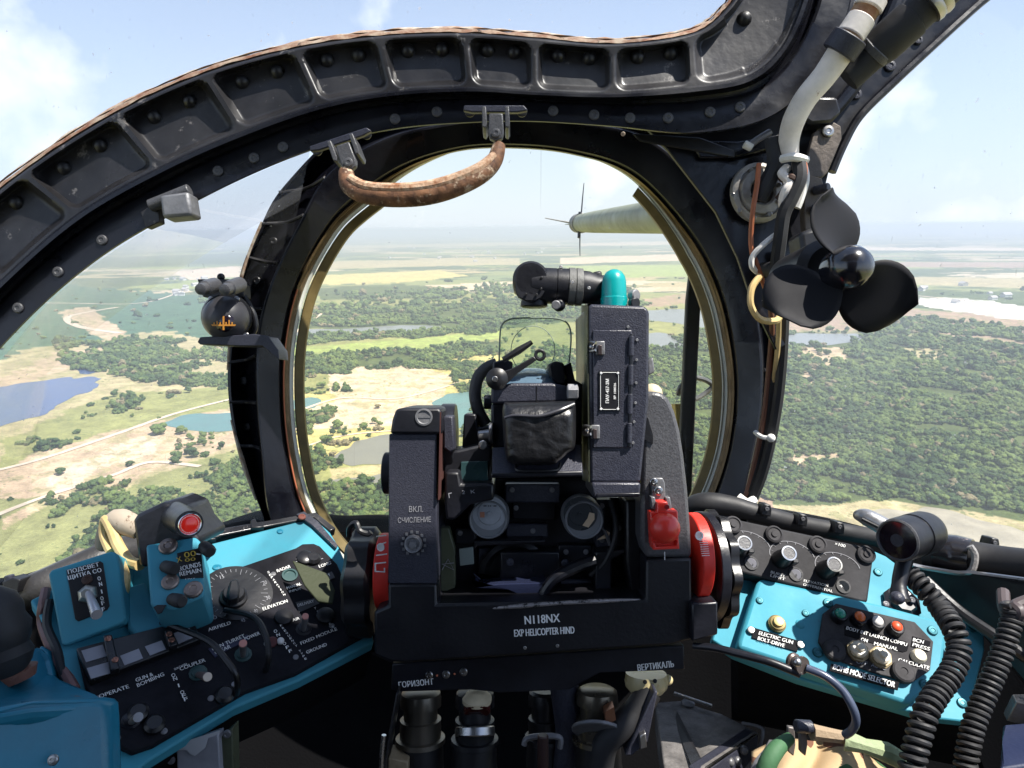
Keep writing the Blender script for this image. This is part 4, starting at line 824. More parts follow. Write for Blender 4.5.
# right post: curved hood
rp_ = [(643, 396), (652, 391), (662, 393), (669, 399), (675, 412), (680, 430), (684, 455), (688, 490), (691, 530), (692, 558), (646, 558), (641, 540), (641, 500), (643, 440)]
rpost = gs.part('right_post', MB().poly(rp_, .502, .085), HAMMER2, bevel=.003)
gs.part('recess', MB().poly([(642, 415), (648, 418), (653, 435), (653, 444), (642, 438)], .5005, .004), PLASTIC, parent=rpost)
gs.part('white_mark', MB().poly([(664.5, 552), (665.2, 552), (665.2, 560), (664.5, 560)], .4995, .001), WHITE, parent=rpost)
# guarded switch on the right post
g = gs.part('switch_base', MB().poly([(651, 481), (655, 478), (663, 478), (665, 483), (666, 500), (652, 501)], .4985, .006), GREYM, bevel=.0008)
for x, y, r in [(654, 482, .003), (658.5, 491, .0034)]: mb = MB(); screw(mb, P(x, y, .4975), (0, -1, 0), r); gs.part('screw', mb, STEEL, parent=g)
gs.part('hinge_lug', MB().poly([(651, 497), (655, 497), (657, 510), (652, 509)], .493, .008), GREYM, parent=g, bevel=.0006); gs.part('hinge_lug', MB().poly([(666, 498), (670, 497), (672, 509), (668, 510)], .493, .008), GREYM, parent=g, bevel=.0006)
cv = gs.part('red_guard', MB().poly([(650, 512), (657, 512), (657, 502), (668, 502), (668, 510), (678, 511), (679, 546), (652, 547)], .488, .012), REDP, bevel=.001)
gs.part('red_button', MB().ball(P(664.5, 528, .485), .0112, .95, (0, -1, 0), 28), REDP, parent=cv); gs.part('guard_lip', MB().poly([(653, 543), (655, 543), (656, 547), (677, 546), (677, 541), (679, 541), (679.5, 549), (653, 550)], .4835, .012), REDP, parent=cv, bevel=.0005)
gs.part('guard_pin', MB().cyl(P(667, 507, .489), P(667, 507, .482), .0018), mat('dark_red', (.25, .01, .01), .4), parent=cv)
# lettering on posts and beam
mb = MB(); texth(mb, FP, 'ВКЛ.', (409, 512), (423, 512), 6); texth(mb, FP, 'СЧИСЛЕНИЕ', (398, 523), (431, 522), 5.5); texth(mb, FP, 'Г', (449, 498), (452, 497.5), 4.5, .0); gs.part('lettering', mb, DIMW, parent=yk)
mb = MB(); texth(mb, FP, 'N118NX', (525, 624.5), (560, 622), 8.5, bold=.00022); texth(mb, FP, 'EXP HELICOPTER HIND', (514.5, 636.8), (574.5, 633.5), 7.2, bold=.0002); gs.part('lettering', mb, WHITE, parent=yk)
mb = MB()
for x, y in [(525, 648), (557.5, 646)]: screw(mb, P(x, y, .4995), (0, -1, 0), .0013)
gs.part('rivet', mb, STEEL, parent=yk)
# toothed selector on the left post
kb = gs.part('selector_knob', MB().lathe(P(413.5, 543.5, .4995), (0, -1, 0), [(0, .0068), (.004, .0064), (.005, .0058), (.0035, .0042), (.0035, .003), (.005, .0026), (.005, .001)], 26), GREYM)
mb = MB()
for i in range(13):
    a = i*math.tau/13+.2
    if .9 < a % math.tau < 2.2 and i % 2: continue
    x, y = 413.5+11.5*math.cos(a), 543.5+11.5*math.sin(a); mb.box(x-1.3, y-1.3, x+1.3, y+1.3, .4985, .001)
gs.part('index_marks', mb, GREYM, parent=kb)
# left and right elevation drums
def drum(name, x0, x1, cy, r, d, m, parent=None, label=None, bev=.08, n=48, tilt=0.0):
    p0 = P(x0, cy, d); p1 = P(x1, cy, d+tilt); L = (p1-p0).length; b = L*bev
    return gs.part(name, MB().lathe(p0, p1-p0, [(0, r*.5), (0, r-b), (b, r), (L-b, r), (L, r-b), (L, r*.5)], n), m, parent=parent, label=label)
def wheel(name, x0, x1, cy, r, d, m, lob, amp, tilt=0.0):
    p0 = P(x0, cy, d); p1 = P(x1, cy, d+tilt); ax_, u_, w_ = frame(p1-p0); L = (p1-p0).length; n = lob*10; rows_ = []
    for h, k in [(0, .5), (0, .9), (L*.15, 1), (L*.85, 1), (L, .9), (L, .5)]:
        rows_.append([p0+ax_*h+(u_*math.cos(math.tau*i/n)+w_*math.sin(math.tau*i/n))*(r*k+(amp*math.cos(math.tau*i*lob/n) if k > .6 else 0)) for i in range(n)])
    return gs.part(name, MB().grid(rows_, closed=True), m)
drum('red_scale_ring', 380, 396, 571, .0305, .545, RED, label='red ring with a vertical white scale on the left drum')
drum('drum', 356, 380, 582, .040, .56, BLACK, bev=.2)
wheel('hand_wheel', 352, 379, 581, .0425, .555, PLASTIC, 9, .0022)
gs.part('guard_hook', MB().tube([P(349, 536, .52), P(350, 527, .515), P(356, 523, .512), P(360, 531, .51), P(368, 534, .51), P(371, 532, .51)], .0022, 8), PLASTIC)
drum('red_scale_ring', 688, 699, 556, .034, .53, RED, label='red ring with a white index ring on the right drum', tilt=.0008)
drum('scale_drum', 699, 708, 566, .044, .545, BLACK, tilt=.001); wheel('hand_wheel', 708, 719, 568, .0455, .55, PLASTIC, 11, .0022, tilt=.001)
gs.part('drum_bracket', MB().poly([(692, 604), (718, 602), (718, 635), (692, 642)], .492, .03), BLACK, bevel=.0015)
SPL = Plane((700, 556, .487), (712, 556, .487), (700, 516, .487)); mb = MB()
for i in range(9): SPL.slab(mb, [(699+i*.35, 538+i*2.2), (707+i*.35, 537.6+i*2.2), (707+i*.35, 538.1+i*2.2), (699+i*.35, 538.5+i*2.2)], .001, .0004)
gs.part('scale_marks', mb, WHITE); mb = MB().lathe(P(699, 535.5, .486), (.2, -1, 0), [(0, .0032), (.001, .0032), (.001, .0021), (0, .0021)], 20); gs.part('index_ring', mb, WHITE)
LPL = Plane((376, 560, .5135), (386, 560, .5135), (376, 540, .5135)); mb = MB()
for pts in ([(377, 545), (386, 542), (386, 543), (377, 546)], [(376, 536), (386, 535), (386, 536), (376, 537)], [(376, 555), (387, 553.5), (387, 554.7), (376, 556)], [(376, 563), (386, 562), (386, 563), (376, 564)], [(374.5, 563), (376, 563), (376, 572), (374.5, 572)], [(374.5, 571), (385, 571.5), (385, 572.5), (374.5, 572)], [(383.8, 568), (385, 568), (385, 572), (383.8, 572)]): LPL.slab(mb, pts, 0, .0006)
gs.part('scale_marks', mb, WHITE); gs.part('index_ring', MB().lathe(P(381, 547, .5128), (-.2, -1, 0), [(0, .0031), (.001, .0031), (.001, .0022), (0, .0022)], 20), WHITE)
# the tall side box
bx_ = gs.part('side_box', MB().poly([(588, 306), (592, 304), (645, 306), (649.5, 311), (649, 400), (641, 480), (641, 483), (590, 483)], .497, .10), HAMMER, bevel=.003)
gs.part('side_wall', MB().prism([P(582.5, 305, .56), P(588, 305.5, .4975), P(590, 482, .4975), P(583, 480, .56)], (-.001, .0, 0)), mat('dark_olive_side', (.028, .032, .016), .5, bump=.3), parent=bx_)  # plain darker olive for this side
dr = gs.part('door', MB().poly([(593, 330), (632, 330), (632, 448), (593, 448)], .4955, .002), HAMMER, bevel=.0008)
gs.part('hinge', MB().cyl(P(631.5, 334, .4955), P(629.5, 447, .4955), .0013, n=12), BLACK, parent=dr)
for k in range(4): gs.part('hinge_knuckle', MB().cyl(P(631.4-k*.6, 336+k*29, .4945), P(631-k*.6, 356+k*29, .4945), .002, n=12), HAMMER, parent=dr)
for x, y in [(637, 340), (636.5, 360), (636, 383), (635.5, 403), (634, 422), (633, 443), (628, 327)]: mb = MB(); screw(mb, P(x, y, .4962), (0, -1, 0), .0011); gs.part('screw', mb, GREYM, parent=bx_)
for x, y in [(597, 347), (592, 431)]:
    lt_ = gs.part('latch', MB().poly([(x-1, y-6), (x+8, y-6), (x+8, y+8), (x-1, y+8)], .4935, .0025), GREYM, bevel=.0008)
    gs.part('catch', MB().poly([(x+1, y-2), (x+5, y-2), (x+5, y+8), (x+1, y+8)], .4915, .002), mat('latch_brown', (.06, .045, .045), .4, .5), parent=lt_, bevel=.0005)
    gs.part('loop', MB().tube([P(x-1, y-4, .492), P(x-7, y-5, .498), P(x-9, y, .505), P(x-7, y+4, .498), P(x-1, y+3, .492)], .0011, 8), STEEL, parent=lt_); gs.part('pin', MB().ball(P(x-5, y, .497), .0022), STEEL, parent=lt_)
# plate with vertical lettering
npl = gs.part('nameplate', MB().poly([(599, 371), (620, 371), (620, 411), (599, 411)], .4945, .0012), PLASTIC)
SP = Plane((599, 371, .4942), (620, 371, .4942), (599, 411, .4942))
mb = MB(); b0 = [(603, 372.5), (616, 372.5), (618.5, 375), (618.5, 407), (616, 409.5), (603, 409.5), (600.5, 407), (600.5, 375)]; p3 = SP.pts(b0); p3.append(p3[0]); mb.tube(p3, .0002, 6, 1)
for x, y in [(601, 373), (618, 373), (601, 409), (618, 409)]: mb.cyl(P(x, y, .4945), P(x, y, .4935), .0009, n=10)
text(mb, SP, 'ПАУ-457-2М', (609, 403), (609, 379), (605.6, 403), .0003, .00008); text(mb, SP, '№ 108036', (616, 399), (616, 383), (613.6, 399), .0003, .00006); gs.part('lettering', mb, WHITE, parent=npl)
gs.part('lower_housing', MB().poly([(592, 483), (641, 483), (640, 497), (593, 498)], .493, .05), HAMMER, bevel=.0015); gs.part('lower_housing_lip', MB().poly([(597, 494), (640, 493), (640, 496), (597, 497.5)], .490, .004), BLACK, bevel=.0005)
# knob, hinge and ivory plug beyond the box
gs.part('side_clip', MB().poly([(648, 362), (653, 357), (655, 372), (648, 376)], .52, .01), GREYM, bevel=.001); gs.part('plug', MB().ball(P(652, 394, .54), .0085, 1.0), BEIGE)
gs.part('rear_cover', MB().poly([(640, 402), (658, 400), (668, 430), (672, 500), (640, 500)], .56, .02), BLACK, bevel=.002)
# periscope head lying across the top
pr_ = gs.part('periscope_tube', MB().lathe(P(541, 285.5, .53), P(600, 288, .53)-P(541, 285.5, .53), [(-.008, .0135), (0, .0142), (.012, .0142), (.0125, .0134), (.0127, .0142), (.021, .0142), (.033, .0132), (.038, .0128), (.044, .0105), (.052, .010)], 36), BLACK)
gs.part('tube_ring', MB().lathe(P(541, 285.5, .53), P(600, 288, .53)-P(541, 285.5, .53), [(.0215, .0142), (.0217, .0150), (.0265, .0150), (.0268, .0143), (.0275, .0143), (.0277, .0150), (.0325, .0147), (.0328, .0135)], 36), mat('worn_grey_ring', (.14, .14, .135), .5, .3, bump=.4, var=.2), parent=pr_)
hd_ = gs.part('periscope_head', MB().lathe(P(530, 284, .545), (0, -1, 0), [(-.01, .0135), (0, .0142), (.025, .0142), (.027, .0128), (.028, .0122)], 40), BLACK)
oct_ = [(515.5, 271), (519, 267), (526, 265), (536, 265), (542, 269), (545, 276), (545, 291), (541, 298), (535, 301), (526, 301), (518, 297), (515.5, 292)]
gs.part('end_cover', MB().poly(oct_, .517, .004), BLACK, parent=hd_, bevel=.0008); gs.part('head_step', MB().poly([(513.8, 272), (518, 269), (518, 293), (514, 290)], .53, .02), BLACK, parent=hd_, bevel=.001)
for x, y in [(526, 294.5), (536.5, 295), (541.5, 278), (541, 289)]: gs.part('screw_hole', MB().cyl(P(x, y, .5165), P(x, y, .5155), .0011, n=12), PLASTIC, parent=hd_)
gs.part('lens_skirt', MB().lathe(P(534, 300, .532), (0, 0, -1), [(0, .010), (.003, .0108), (.005, .0108), (.006, .0092)], 30), BLACK, parent=hd_)
gs.part('clamp_screw', MB().ball(P(559, 305, .523), .0052), BLACK, parent=pr_); gs.part('clamp_screw', MB().cyl(P(556, 305, .515), P(556, 305, .525), .0036), GREYM, parent=pr_)
for x, y in [(572, 282), (561, 267), (589, 288)]: mb = MB(); screw(mb, P(x, y, .512 if y > 270 else .525), (0, -1, .1), .0014); gs.part('screw', mb, STEEL, parent=pr_)
gs.part('tube_foot', MB().poly([(592, 272), (602, 270), (604, 306), (588, 306), (590, 290)], .53, .03), BLACK, bevel=.002)
cap = gs.part('teal_cap', MB().lathe(P(614, 309, .515), (0, 0, 1), [(0, .0102), (.0015, .0104), (.0085, .0102), (.009, .0098), (.0215, .0092), (.0255, .0082), (.0285, .0060), (.0302, .003), (.0308, .0003)], 32), TEALCAP)
gs.part('cap_screw', MB().cyl(P(631, 296, .515), P(637, 295, .51), .0045), GREYM); gs.part('cap_screw', MB().cyl(P(632, 303, .51), P(636, 303, .505), .0042), BLACK)
# reflector glass and its holder
rgp = [(499, 366), (500, 335), (502, 325), (509, 319.5), (522, 318), (548, 318), (562, 320), (569, 326), (571, 340), (568, 372), (556, 381), (515, 381)]
rg_ = gs.part('reflector', MB().poly(rgp, .565, .003), GLASSR); gs.part('reflector_edge', MB().tube([P(x, y, .565) for x, y in rgp[:10]], .0007, 8), mat('glass_rim', (.2, .24, .2), .25), parent=rg_)
a_ = [P(533+22*math.cos(t), 350+24*math.sin(t), .5645) for t in [math.tau*i/32 for i in range(33)]]; gs.part('etched_ring', MB().tube(a_, .00035, 5, 1), mat('faint_etching', (.3, .36, .32), .5), parent=rg_)
gs.part('lens_bed', MB().lathe(P(532, 384, .55), V((0, -.45, 1)), [(-.012, .030), (0, .030), (.002, .027), (.003, .0265)], 36), BLACK)
gs.part('lens', MB().ball(P(532, 382, .55), .026, .25, V((0, -.45, 1)), 28), mat('blue_coated_lens', (.1, .16, .22), .08, coat=1.0))
gs.part('lens_cheek', MB().poly([(548, 364), (556, 361), (564, 363), (566, 385), (556, 384), (550, 376)], .535, .03), BLACK, bevel=.0015); gs.part('lens_cheek', MB().poly([(493, 362), (505, 359), (513, 362), (512, 370), (500, 374), (492, 374)], .545, .03), BLACK, bevel=.0015)
lv = gs.part('lever', MB().poly([(497, 374), (504, 371), (513, 368), (534, 356), (537, 360), (518, 373), (508, 383), (500, 386), (493, 382)], .512, .004), PLASTIC, bevel=.0008)
rp3 = [P(540+4.4*math.cos(t), 355+4.4*math.sin(t), .514) for t in [math.tau*i/20 for i in range(21)]]; gs.part('lever_ring', MB().tube(rp3, .0014, 8, 1), PLASTIC, parent=lv)
gs.part('pivot', MB().lathe(P(497, 379, .513), (0, -1, 0), [(0, .0085), (.004, .0085), (.006, .006), (.007, .0022)], 24), PLASTIC, parent=lv); gs.part('pivot_screw', MB().cyl(P(495, 379, .507), P(495, 379, .504), .0022), STEEL, parent=lv)
gs.part('lever', MB().tube([P(503, 360, .53), P(518, 351, .53), P(532, 342, .53)], [.0022, .0030, .0018], 8), PLASTIC)
# head body, brow pad
gs.part('head_body', MB().poly([(491, 387), (512, 383), (552, 383), (568, 386), (569, 402), (491, 404)], .515, .06), HAMMER, bevel=.002)
gs.part('head_seam', MB().poly([(536.4, 386), (537.1, 386), (537.1, 402), (536.4, 402)], .5145, .001), PLASTIC)
gs.part('clamp_nut', MB().cyl(P(567, 392, .505), P(578, 392, .505), .0062, n=6), GREYM); gs.part('side_plate', MB().poly([(563, 366), (571, 362), (575, 380), (582, 384), (582, 470), (570, 470), (568, 384)], .54, .02), BLACK, bevel=.001)
gs.part('upper_body', MB().poly([(491, 404), (582, 401), (582, 445), (491, 448)], .525, .06), BLACK, bevel=.002)
# brow pad: padded leather wedge
pad_out = [(503, 405), (512, 402.5), (540, 402), (572, 400.5), (575.5, 403), (576, 420), (575, 446), (568, 453), (559, 461), (552, 464.5), (518, 465), (509, 462), (505, 455), (503, 430)]
po = cr([V((x, y, 0)) for x, y in pad_out], 5, True); c0 = V((540, 434, 0)); rows_ = []
for k, (s_, d_) in enumerate([(1, .52), (1.0, .500), (.985, .488), (.955, .4825), (.91, .480), (.84, .4785), (.75, .478), (.65, .4778), (.55, .4777), (.45, .4776), (.35, .4775), (.25, .4775), (.15, .4775), (.05, .4775), (.005, .4775)]):
    rows_.append([P(c0.x+(p.x-c0.x)*s_, c0.y+(p.y-c0.y)*s_, d_+(.0008*mnoise.noise(V(((c0.x+(p.x-c0.x)*s_)*.10, (c0.y+(p.y-c0.y)*s_)*.17, 3))) if k > 1 else 0)+(.008*max(0, (416-(c0.y+(p.y-c0.y)*s_))/14) if k > 0 else 0)) for p in po])
pad = gs.part('brow_pad', MB().grid(rows_, closed=True), LEATHER, smooth=80)
cr1 = [P(505, 418, .481), P(515, 415.5, .478), P(540, 416, .4765), P(560, 410, .478), P(574, 404, .484)]; gs.part('pad_seam', MB().tube(cr1, .0012, 8), mat('scuffed_seam', (.05, .05, .06), .3), parent=pad)
gs.part('pad_tray', MB().prism([P(492, 447, .515), P(581, 444, .515), P(583, 472, .492), P(492, 474, .492)], (0, .004, -.004)), HAMMER, bevel=.001)
gs.part('tray_lip', MB().poly([(491, 473), (583, 471), (583, 476), (491, 478)], .4915, .02), BLACK, bevel=.001); gs.part('strap_loop', MB().tube([P(516, 465, .495), P(517, 470, .490), P(530, 471, .489), P(550, 470.5, .489), P(558, 469, .491), P(560, 463, .495)], .0011, 6), PLASTIC)
gs.part('pivot_rod', MB().cyl(P(478, 436, .53), P(495, 434, .53), .0042), STEEL); gs.part('pivot_washer', MB().cyl(P(489, 433, .525), P(493, 433, .525), .0085), STEEL)
# hose and fittings left of the head
gs.part('breather_hose', MB().tube([P(486, 425, .56), P(479, 412, .56), P(475, 395, .56), P(478, 378, .56), P(487, 368, .56), P(497, 364, .56)], .0052, 12), mat('ribbed_grey_hose', (.05, .05, .052), .6, bump=.8, bscale=260))
gs.part('hose_ferrule', MB().cyl(P(484, 402, .552), P(492, 402, .552), .006), BLACK)
gs.part('bearing_block', MB().poly([(464, 414), (476, 414), (478, 428), (492, 425), (492, 450), (480, 455), (462, 448)], .545, .03), BLACK, bevel=.0015)
gs.part('bearing_flange', MB().poly([(443, 416), (453, 416), (455, 450), (450, 453), (443, 448)], .51, .02), HAMMER, bevel=.0015); gs.part('bearing_ring', MB().cyl(P(442, 440, .55), P(456, 440, .55), .030, n=40), BLACK)
gs.part('arm', MB().poly([(443, 452), (459, 450), (480, 445), (492, 447), (492, 483), (460, 486), (443, 488)], .525, .04), BLACK, bevel=.002)
gs.part('arm_screw', MB().cyl(P(483, 445, .522), P(483, 445, .514), .0036), STEEL)
gs.part('level_window', MB().poly([(461, 462), (488, 461), (488, 482), (460, 483)], .5225, .003), mat('dull_green_window', (.03, .07, .075), .2, coat=.5), bevel=.0005)
gs.part('lower_arm', MB().poly([(445, 472), (459, 472), (461, 484), (494, 483), (494, 500), (470, 505), (455, 520), (446, 520), (444, 500)], .507, .05), BLACK, bevel=.002)
mb = MB(); FQ = Plane((449, 500, .5062), (460, 500, .5062), (449, 490, .5062)); texth(mb, FQ, 'Г', (449, 498), (452.5, 497.5), 5); texth(mb, FQ, '2', (462, 494), (465, 494), 3.5); texth(mb, FQ, 'К', (471, 493.5), (475, 493), 3.5); gs.part('lettering', mb, DIMW)
# main body behind the eyepieces
gs.part('main_body', MB().poly([(455, 478), (583, 476), (600, 498), (641, 498), (641, 602), (437, 604), (440, 520)], .56, .06), BLACK, bevel=.002)
for cx, cy, hue in [(489.5, 513, 0), (580.5, 513.5, 1)]:
    ey = gs.part('eyepiece', MB().lathe(P(cx, cy, .55), (0, -1, 0), [(0, .0165), (.018, .0165), (.026, .0155), (.028, .0145), (.0275, .0135), (.0265, .0132)], 36), mat('grey_eyepiece_ring', (.17, .18, .195), .4, bump=.2))
    gs.part('dial_face', MB().lathe(P(cx, cy, .5238), (0, -1, 0), [(0, .0134), (.0004, .0134), (.0006, .0095), (.0012, .009), (.0012, .0015), (.003, .0014)], 36), GREYD if not hue else mat('dark_dial', (.035, .04, .045), .25, coat=.5), parent=ey)
    mb = MB()
    if not hue:
        for (dx, w_) in [(-6, 3), (-1.5, 1), (.5, 1), (4, 3)]: mb.box(cx+dx, cy-7.5, cx+dx+w_, cy-6.5, .5222, .0003)
        gs.part('dial_marks', mb, PLASTIC, parent=ey); gs.part('dial_patch', MB().box(cx-9.5, cy-1, cx-5, cy+4.5, .5222, .0003), mat('faded_orange', (.35, .15, .09), .6), parent=ey)
    else:
        gs.part('card_tab', MB().poly([(cx+2, cy+12), (cx+7, cy+5), (cx+9, cy-1), (cx+14, cy), (cx+14, cy+6), (cx+8, cy+14)], .5215, .0004), TAN, parent=ey)
gs.part('paper_tag', MB().poly([(597, 540), (604, 535), (606, 530), (610, 533), (608, 538)], .53, .0005), TAN)
# mechanisms low in the yoke
gs.part('cross_rail', MB().poly([(474, 541), (545, 540), (545, 543), (477, 546), (474, 550)], .535, .02), BLACK, bevel=.001)
gs.part('cradle', MB().poly([(474, 583), (476, 587), (500, 584), (540, 583), (546, 580), (545, 590), (541, 606), (526, 606), (522, 596), (508, 590), (480, 588)], .522, .02), mat('blue_black_casting', (.02, .025, .055), .18, coat=.5, bump=.2), bevel=.002)
gs.part('cradle_arch', MB().tube([P(541, 605, .52), P(545, 590, .52), P(556, 577, .52), P(575, 567, .525), P(594, 560, .53)], [.003, .004, .005, .005], 10), BLACK)
gs.part('green_tag', MB().poly([(459, 549), (473, 547), (474, 564), (460, 566)], .528, .002), mat('pale_green_tag', (.2, .24, .23), .4), bevel=.0004)
gs.part('bracket_strip', MB().poly([(437, 528), (449, 528), (455, 550), (455, 588), (445, 592), (437, 590)], .53, .01), GREENOL, bevel=.001)
mb = MB(); FR = Plane((440, 570, .529), (455, 570, .529), (440, 550, .529)); mb.tube([FR.h(442, 570), FR.h(448, 559), FR.h(454, 570), FR.h(442, 564), FR.h(454, 563)], .0004, 5, 1); gs.part('scribed_mark', mb, DIMW)
gs.part('box_step', MB().poly([(595, 552), (626, 549), (626, 553), (612, 560), (612, 598), (595, 600)], .53, .03), BLACK, bevel=.0015); gs.part('box_step', MB().poly([(598, 596), (632, 594), (632, 600), (598, 602)], .515, .03), BLACK, bevel=.001)
gs.part('side_flange', MB().poly([(626, 500), (641, 500), (641, 600), (632, 600), (626, 560)], .525, .04), PLASTIC, bevel=.002)
mb = MB(); mb.tube([P(598, 525, .53), P(605, 532, .528), P(610, 545, .53)], .0014, 8)
gs.part('thin_wire', mb, HAMMER2); gs.part('scuffed_edge', MB().tube([P(490, 608.5, .501), P(520, 606, .4985), P(560, 603, .4985), P(600, 601, .4985), P(640, 599.5, .501)], [.0006, .0018, .0014, .0017, .0006], 8), mat('scuffed_bare_edge', (.3, .28, .28), .5, .4, bump=1, bscale=300, wear=(.02, .02, .02), wamt=.2, wscale=200))
mb = MB(); [screw(mb, P(x, y, .532), (0, -1, 0), .003) for x, y in [(510, 562), (565, 563), (480, 596)]]; gs.part('screw', mb, HAMMER)
gs.part('idler_gear', MB().lathe(P(515, 575, .556), (0, -1, 0), [(0, .03), (.006, .03), (.008, .026), (.004, .022), (.004, .01), (.01, .008)], 48), PLASTIC)
gs.part('crescent_tray', MB().tube([P(560, 600, .54), P(580, 597, .535), P(598, 588, .54)], [.001, .002, .001], 8), GREYM)

for i, (x0, y0, x1, y1, d) in enumerate([(505, 484, 560, 503, .545), (512, 500, 556, 520, .555), (596, 500, 612, 548, .545), (455, 528, 476, 545, .54), (506, 524, 548, 538, .55), (558, 545, 592, 562, .55), (478, 548, 500, 582, .555), (612, 520, 626, 552, .54), (560, 580, 592, 600, .545), (500, 552, 560, 580, .54), (470, 590, 505, 604, .54)]):
    gs.part('inner_block', MB().box(x0, y0, x1, y1, d, .03), BLACK if i % 2 else HAMMER, bevel=.0015)
for x, y, d in [(512, 490, .544), (552, 490, .544), (516, 508, .554), (602, 506, .544), (602, 540, .544), (460, 533, .539), (566, 552, .549), (586, 552, .549), (619, 528, .539), (533, 531, .549), (486, 555, .554)]: mb = MB(); screw(mb, P(x, y, d), (0, -1, 0), .0022); gs.part('screw', mb, GREYM)
for pts in ([P(610, 500, .54), P(616, 530, .53), P(606, 560, .53), P(590, 575, .535)],): gs.part('inner_cable', MB().tube(pts, .0022, 8), RUBBER)
# lower connector shelf
sh = Thing('connector_shelf', 'black shelf plate marked ГОРИЗОНТ and ВЕРТИКАЛЬ below the gunsight yoke', 'shelf panel', P(540, 675, .52))
sh.part('plate', MB().poly([(392, 664), (405, 663), (670, 646), (684, 646), (685, 670), (600, 673), (570, 690), (500, 693), (470, 690), (400, 692), (391, 690)], .514, .012), BLACK, bevel=.001)
SHP = Plane((400, 690, .5135), (680, 670, .5135), (400, 665, .5135)); mb = MB(); texth(mb, SHP, 'ГОРИЗОНТ', (399, 688), (433.5, 684.5), 6.2, bold=.00012); texth(mb, SHP, 'ВЕРТИКАЛЬ', (638, 671), (674, 667), 6.5, bold=.00018); sh.part('lettering', mb, WHITE)
for x, y in [(429, 675.5), (446, 674.5), (463.5, 672)]: mb = MB(); screw(mb, P(x, y, .5135), (0, -1, 0), .0031); sh.part('screw', mb, STEEL)
for x, y in [(437, 675.5), (454.5, 674)]: sh.part('red_dot', MB().cyl(P(x, y, .514), P(x, y, .5125), .0009, n=8), COPPER)
def connector(lab, x, y, d, r, top, m1, m2):
    t = Thing('connector', lab, 'connector', P(x, y+40, d), 'plugs under the connector shelf'); a = V((0, -.10, -1)); o = P(x, top, d)
    t.part('plug', MB().lathe(o, a, [(0, r*.75), (.002, r*.95), (.006, r), (.012, r), (.0125, r*.82), (.022, r*.82), (.0225, r), (.036, r), (.0365, r*1.2), (.040, r*1.22), (.041, r*1.05)], 28), m1)
    t.part('shell', MB().lathe(o+a.normalized()*.041, a, [(0, r*1.1), (.02, r*1.15), (.024, r*.8), (.07, r*.8), (.12, r*.75)], 28), m2); return t
c1 = connector('dim connector plug under the word ГОРИЗОНТ', 421, 705, .54, .0165, 690, mat('dim_grey_plug', (.16, .14, .11), .35, .7), PLASTIC)
c2 = connector('connector plug with a beige cap, second from the left', 475, 715, .53, .0155, 690, PLASTIC, PLASTIC)
c2.part('cap', MB().lathe(P(477, 701, .52), V((0, -.1, 1)), [(0, .0115), (.003, .0115), (.007, .006), (.008, .001)], 26), BEIGE); c2.part('red_band', MB().cyl(P(477, 713, .515), P(477, 704, .52), .0105), mat('dark_red_band', (.05, .008, .006), .3)); c2.part('metal_sleeve', MB().cyl(P(475, 736, .512), P(475, 726, .515), .0155), STEEL)
c3 = connector('tall connector plug with copper patch, right of the middle', 597, 720, .53, .0165, 688, mat('dark_metal_plug', (.14, .12, .09), .3, .7), PLASTIC)
c3.part('rim', MB().cyl(P(597, 732, .512), P(597, 728, .514), .0195), GREYM); c3.part('copper_patch', MB().poly([(605, 712), (614, 707), (616, 720), (606, 725)], .503, .01), mat('copper_patch', (.35, .16, .09), .4, .6))
c4 = connector('small dark plug hiding between the two tall plugs', 545, 705, .56, .014, 690, PLASTIC, PLASTIC); c4.part('lever_pin', MB().cyl(P(543, 735, .50), P(543, 768, .50), .0042), mat('dark_brown_pin', (.04, .02, .018), .4)); c4.part('clip', MB().tube([P(524, 745, .51), P(528, 738, .51), P(548, 736, .51), P(560, 738, .51), P(560, 748, .51)], .0022), GREYM)
bt = Thing('cable_gland', 'glossy cream yellow plastic gland under the word ВЕРТИКАЛЬ', 'cable gland', P(645, 685, .53))
bt.part('body', MB().lathe(P(646, 673, .53), V((0, -.1, -1)), [(0, .016), (.006, .017), (.010, .0165), (.014, .013), (.0145, .004)], 28), mat('cream_plastic', (.6, .5, .27), .3, coat=.4, wear=(.5, .25, .05), wamt=.12, wscale=60)); bt.part('nipple', MB().ball(P(668, 680, .53), .004), mat('cream_plastic', (.6, .5, .27)))
bt.part('hole', MB().cyl(P(645, 682, .5135), P(645, 682, .512), .0016), PLASTIC); bt.part('hole', MB().cyl(P(655, 681, .5135), P(655, 681, .512), .0016), PLASTIC)
st_ = Thing('steel_strut', 'slanting bright edged strut right of the tall connector plug', 'strut', P(640, 720, .50)); st_.part('bar', MB().poly([(655, 691), (658, 692), (648, 742), (632, 756), (625, 756)], .50, .02), HAMMER, bevel=.0012); st_.part('bracket', MB().poly([(640, 736), (646, 733), (647, 748), (640, 750)], .495, .01), STEEL, bevel=.0008)
single('cable', MB().tube([P(650, 690, .52), P(635, 712, .515), P(620, 728, .51), P(605, 745, .51), P(600, 775, .51)], .010, 12), RUBBER, 'thick black cable bending down beside the slanting strut', 'cable')
single('cable', MB().tube([P(560, 660, .54), P(566, 700, .54), P(570, 740, .54), P(564, 790, .54)], .012, 12), HAMMER, 'dark vertical conduit left of the tall connector plug', 'cable')
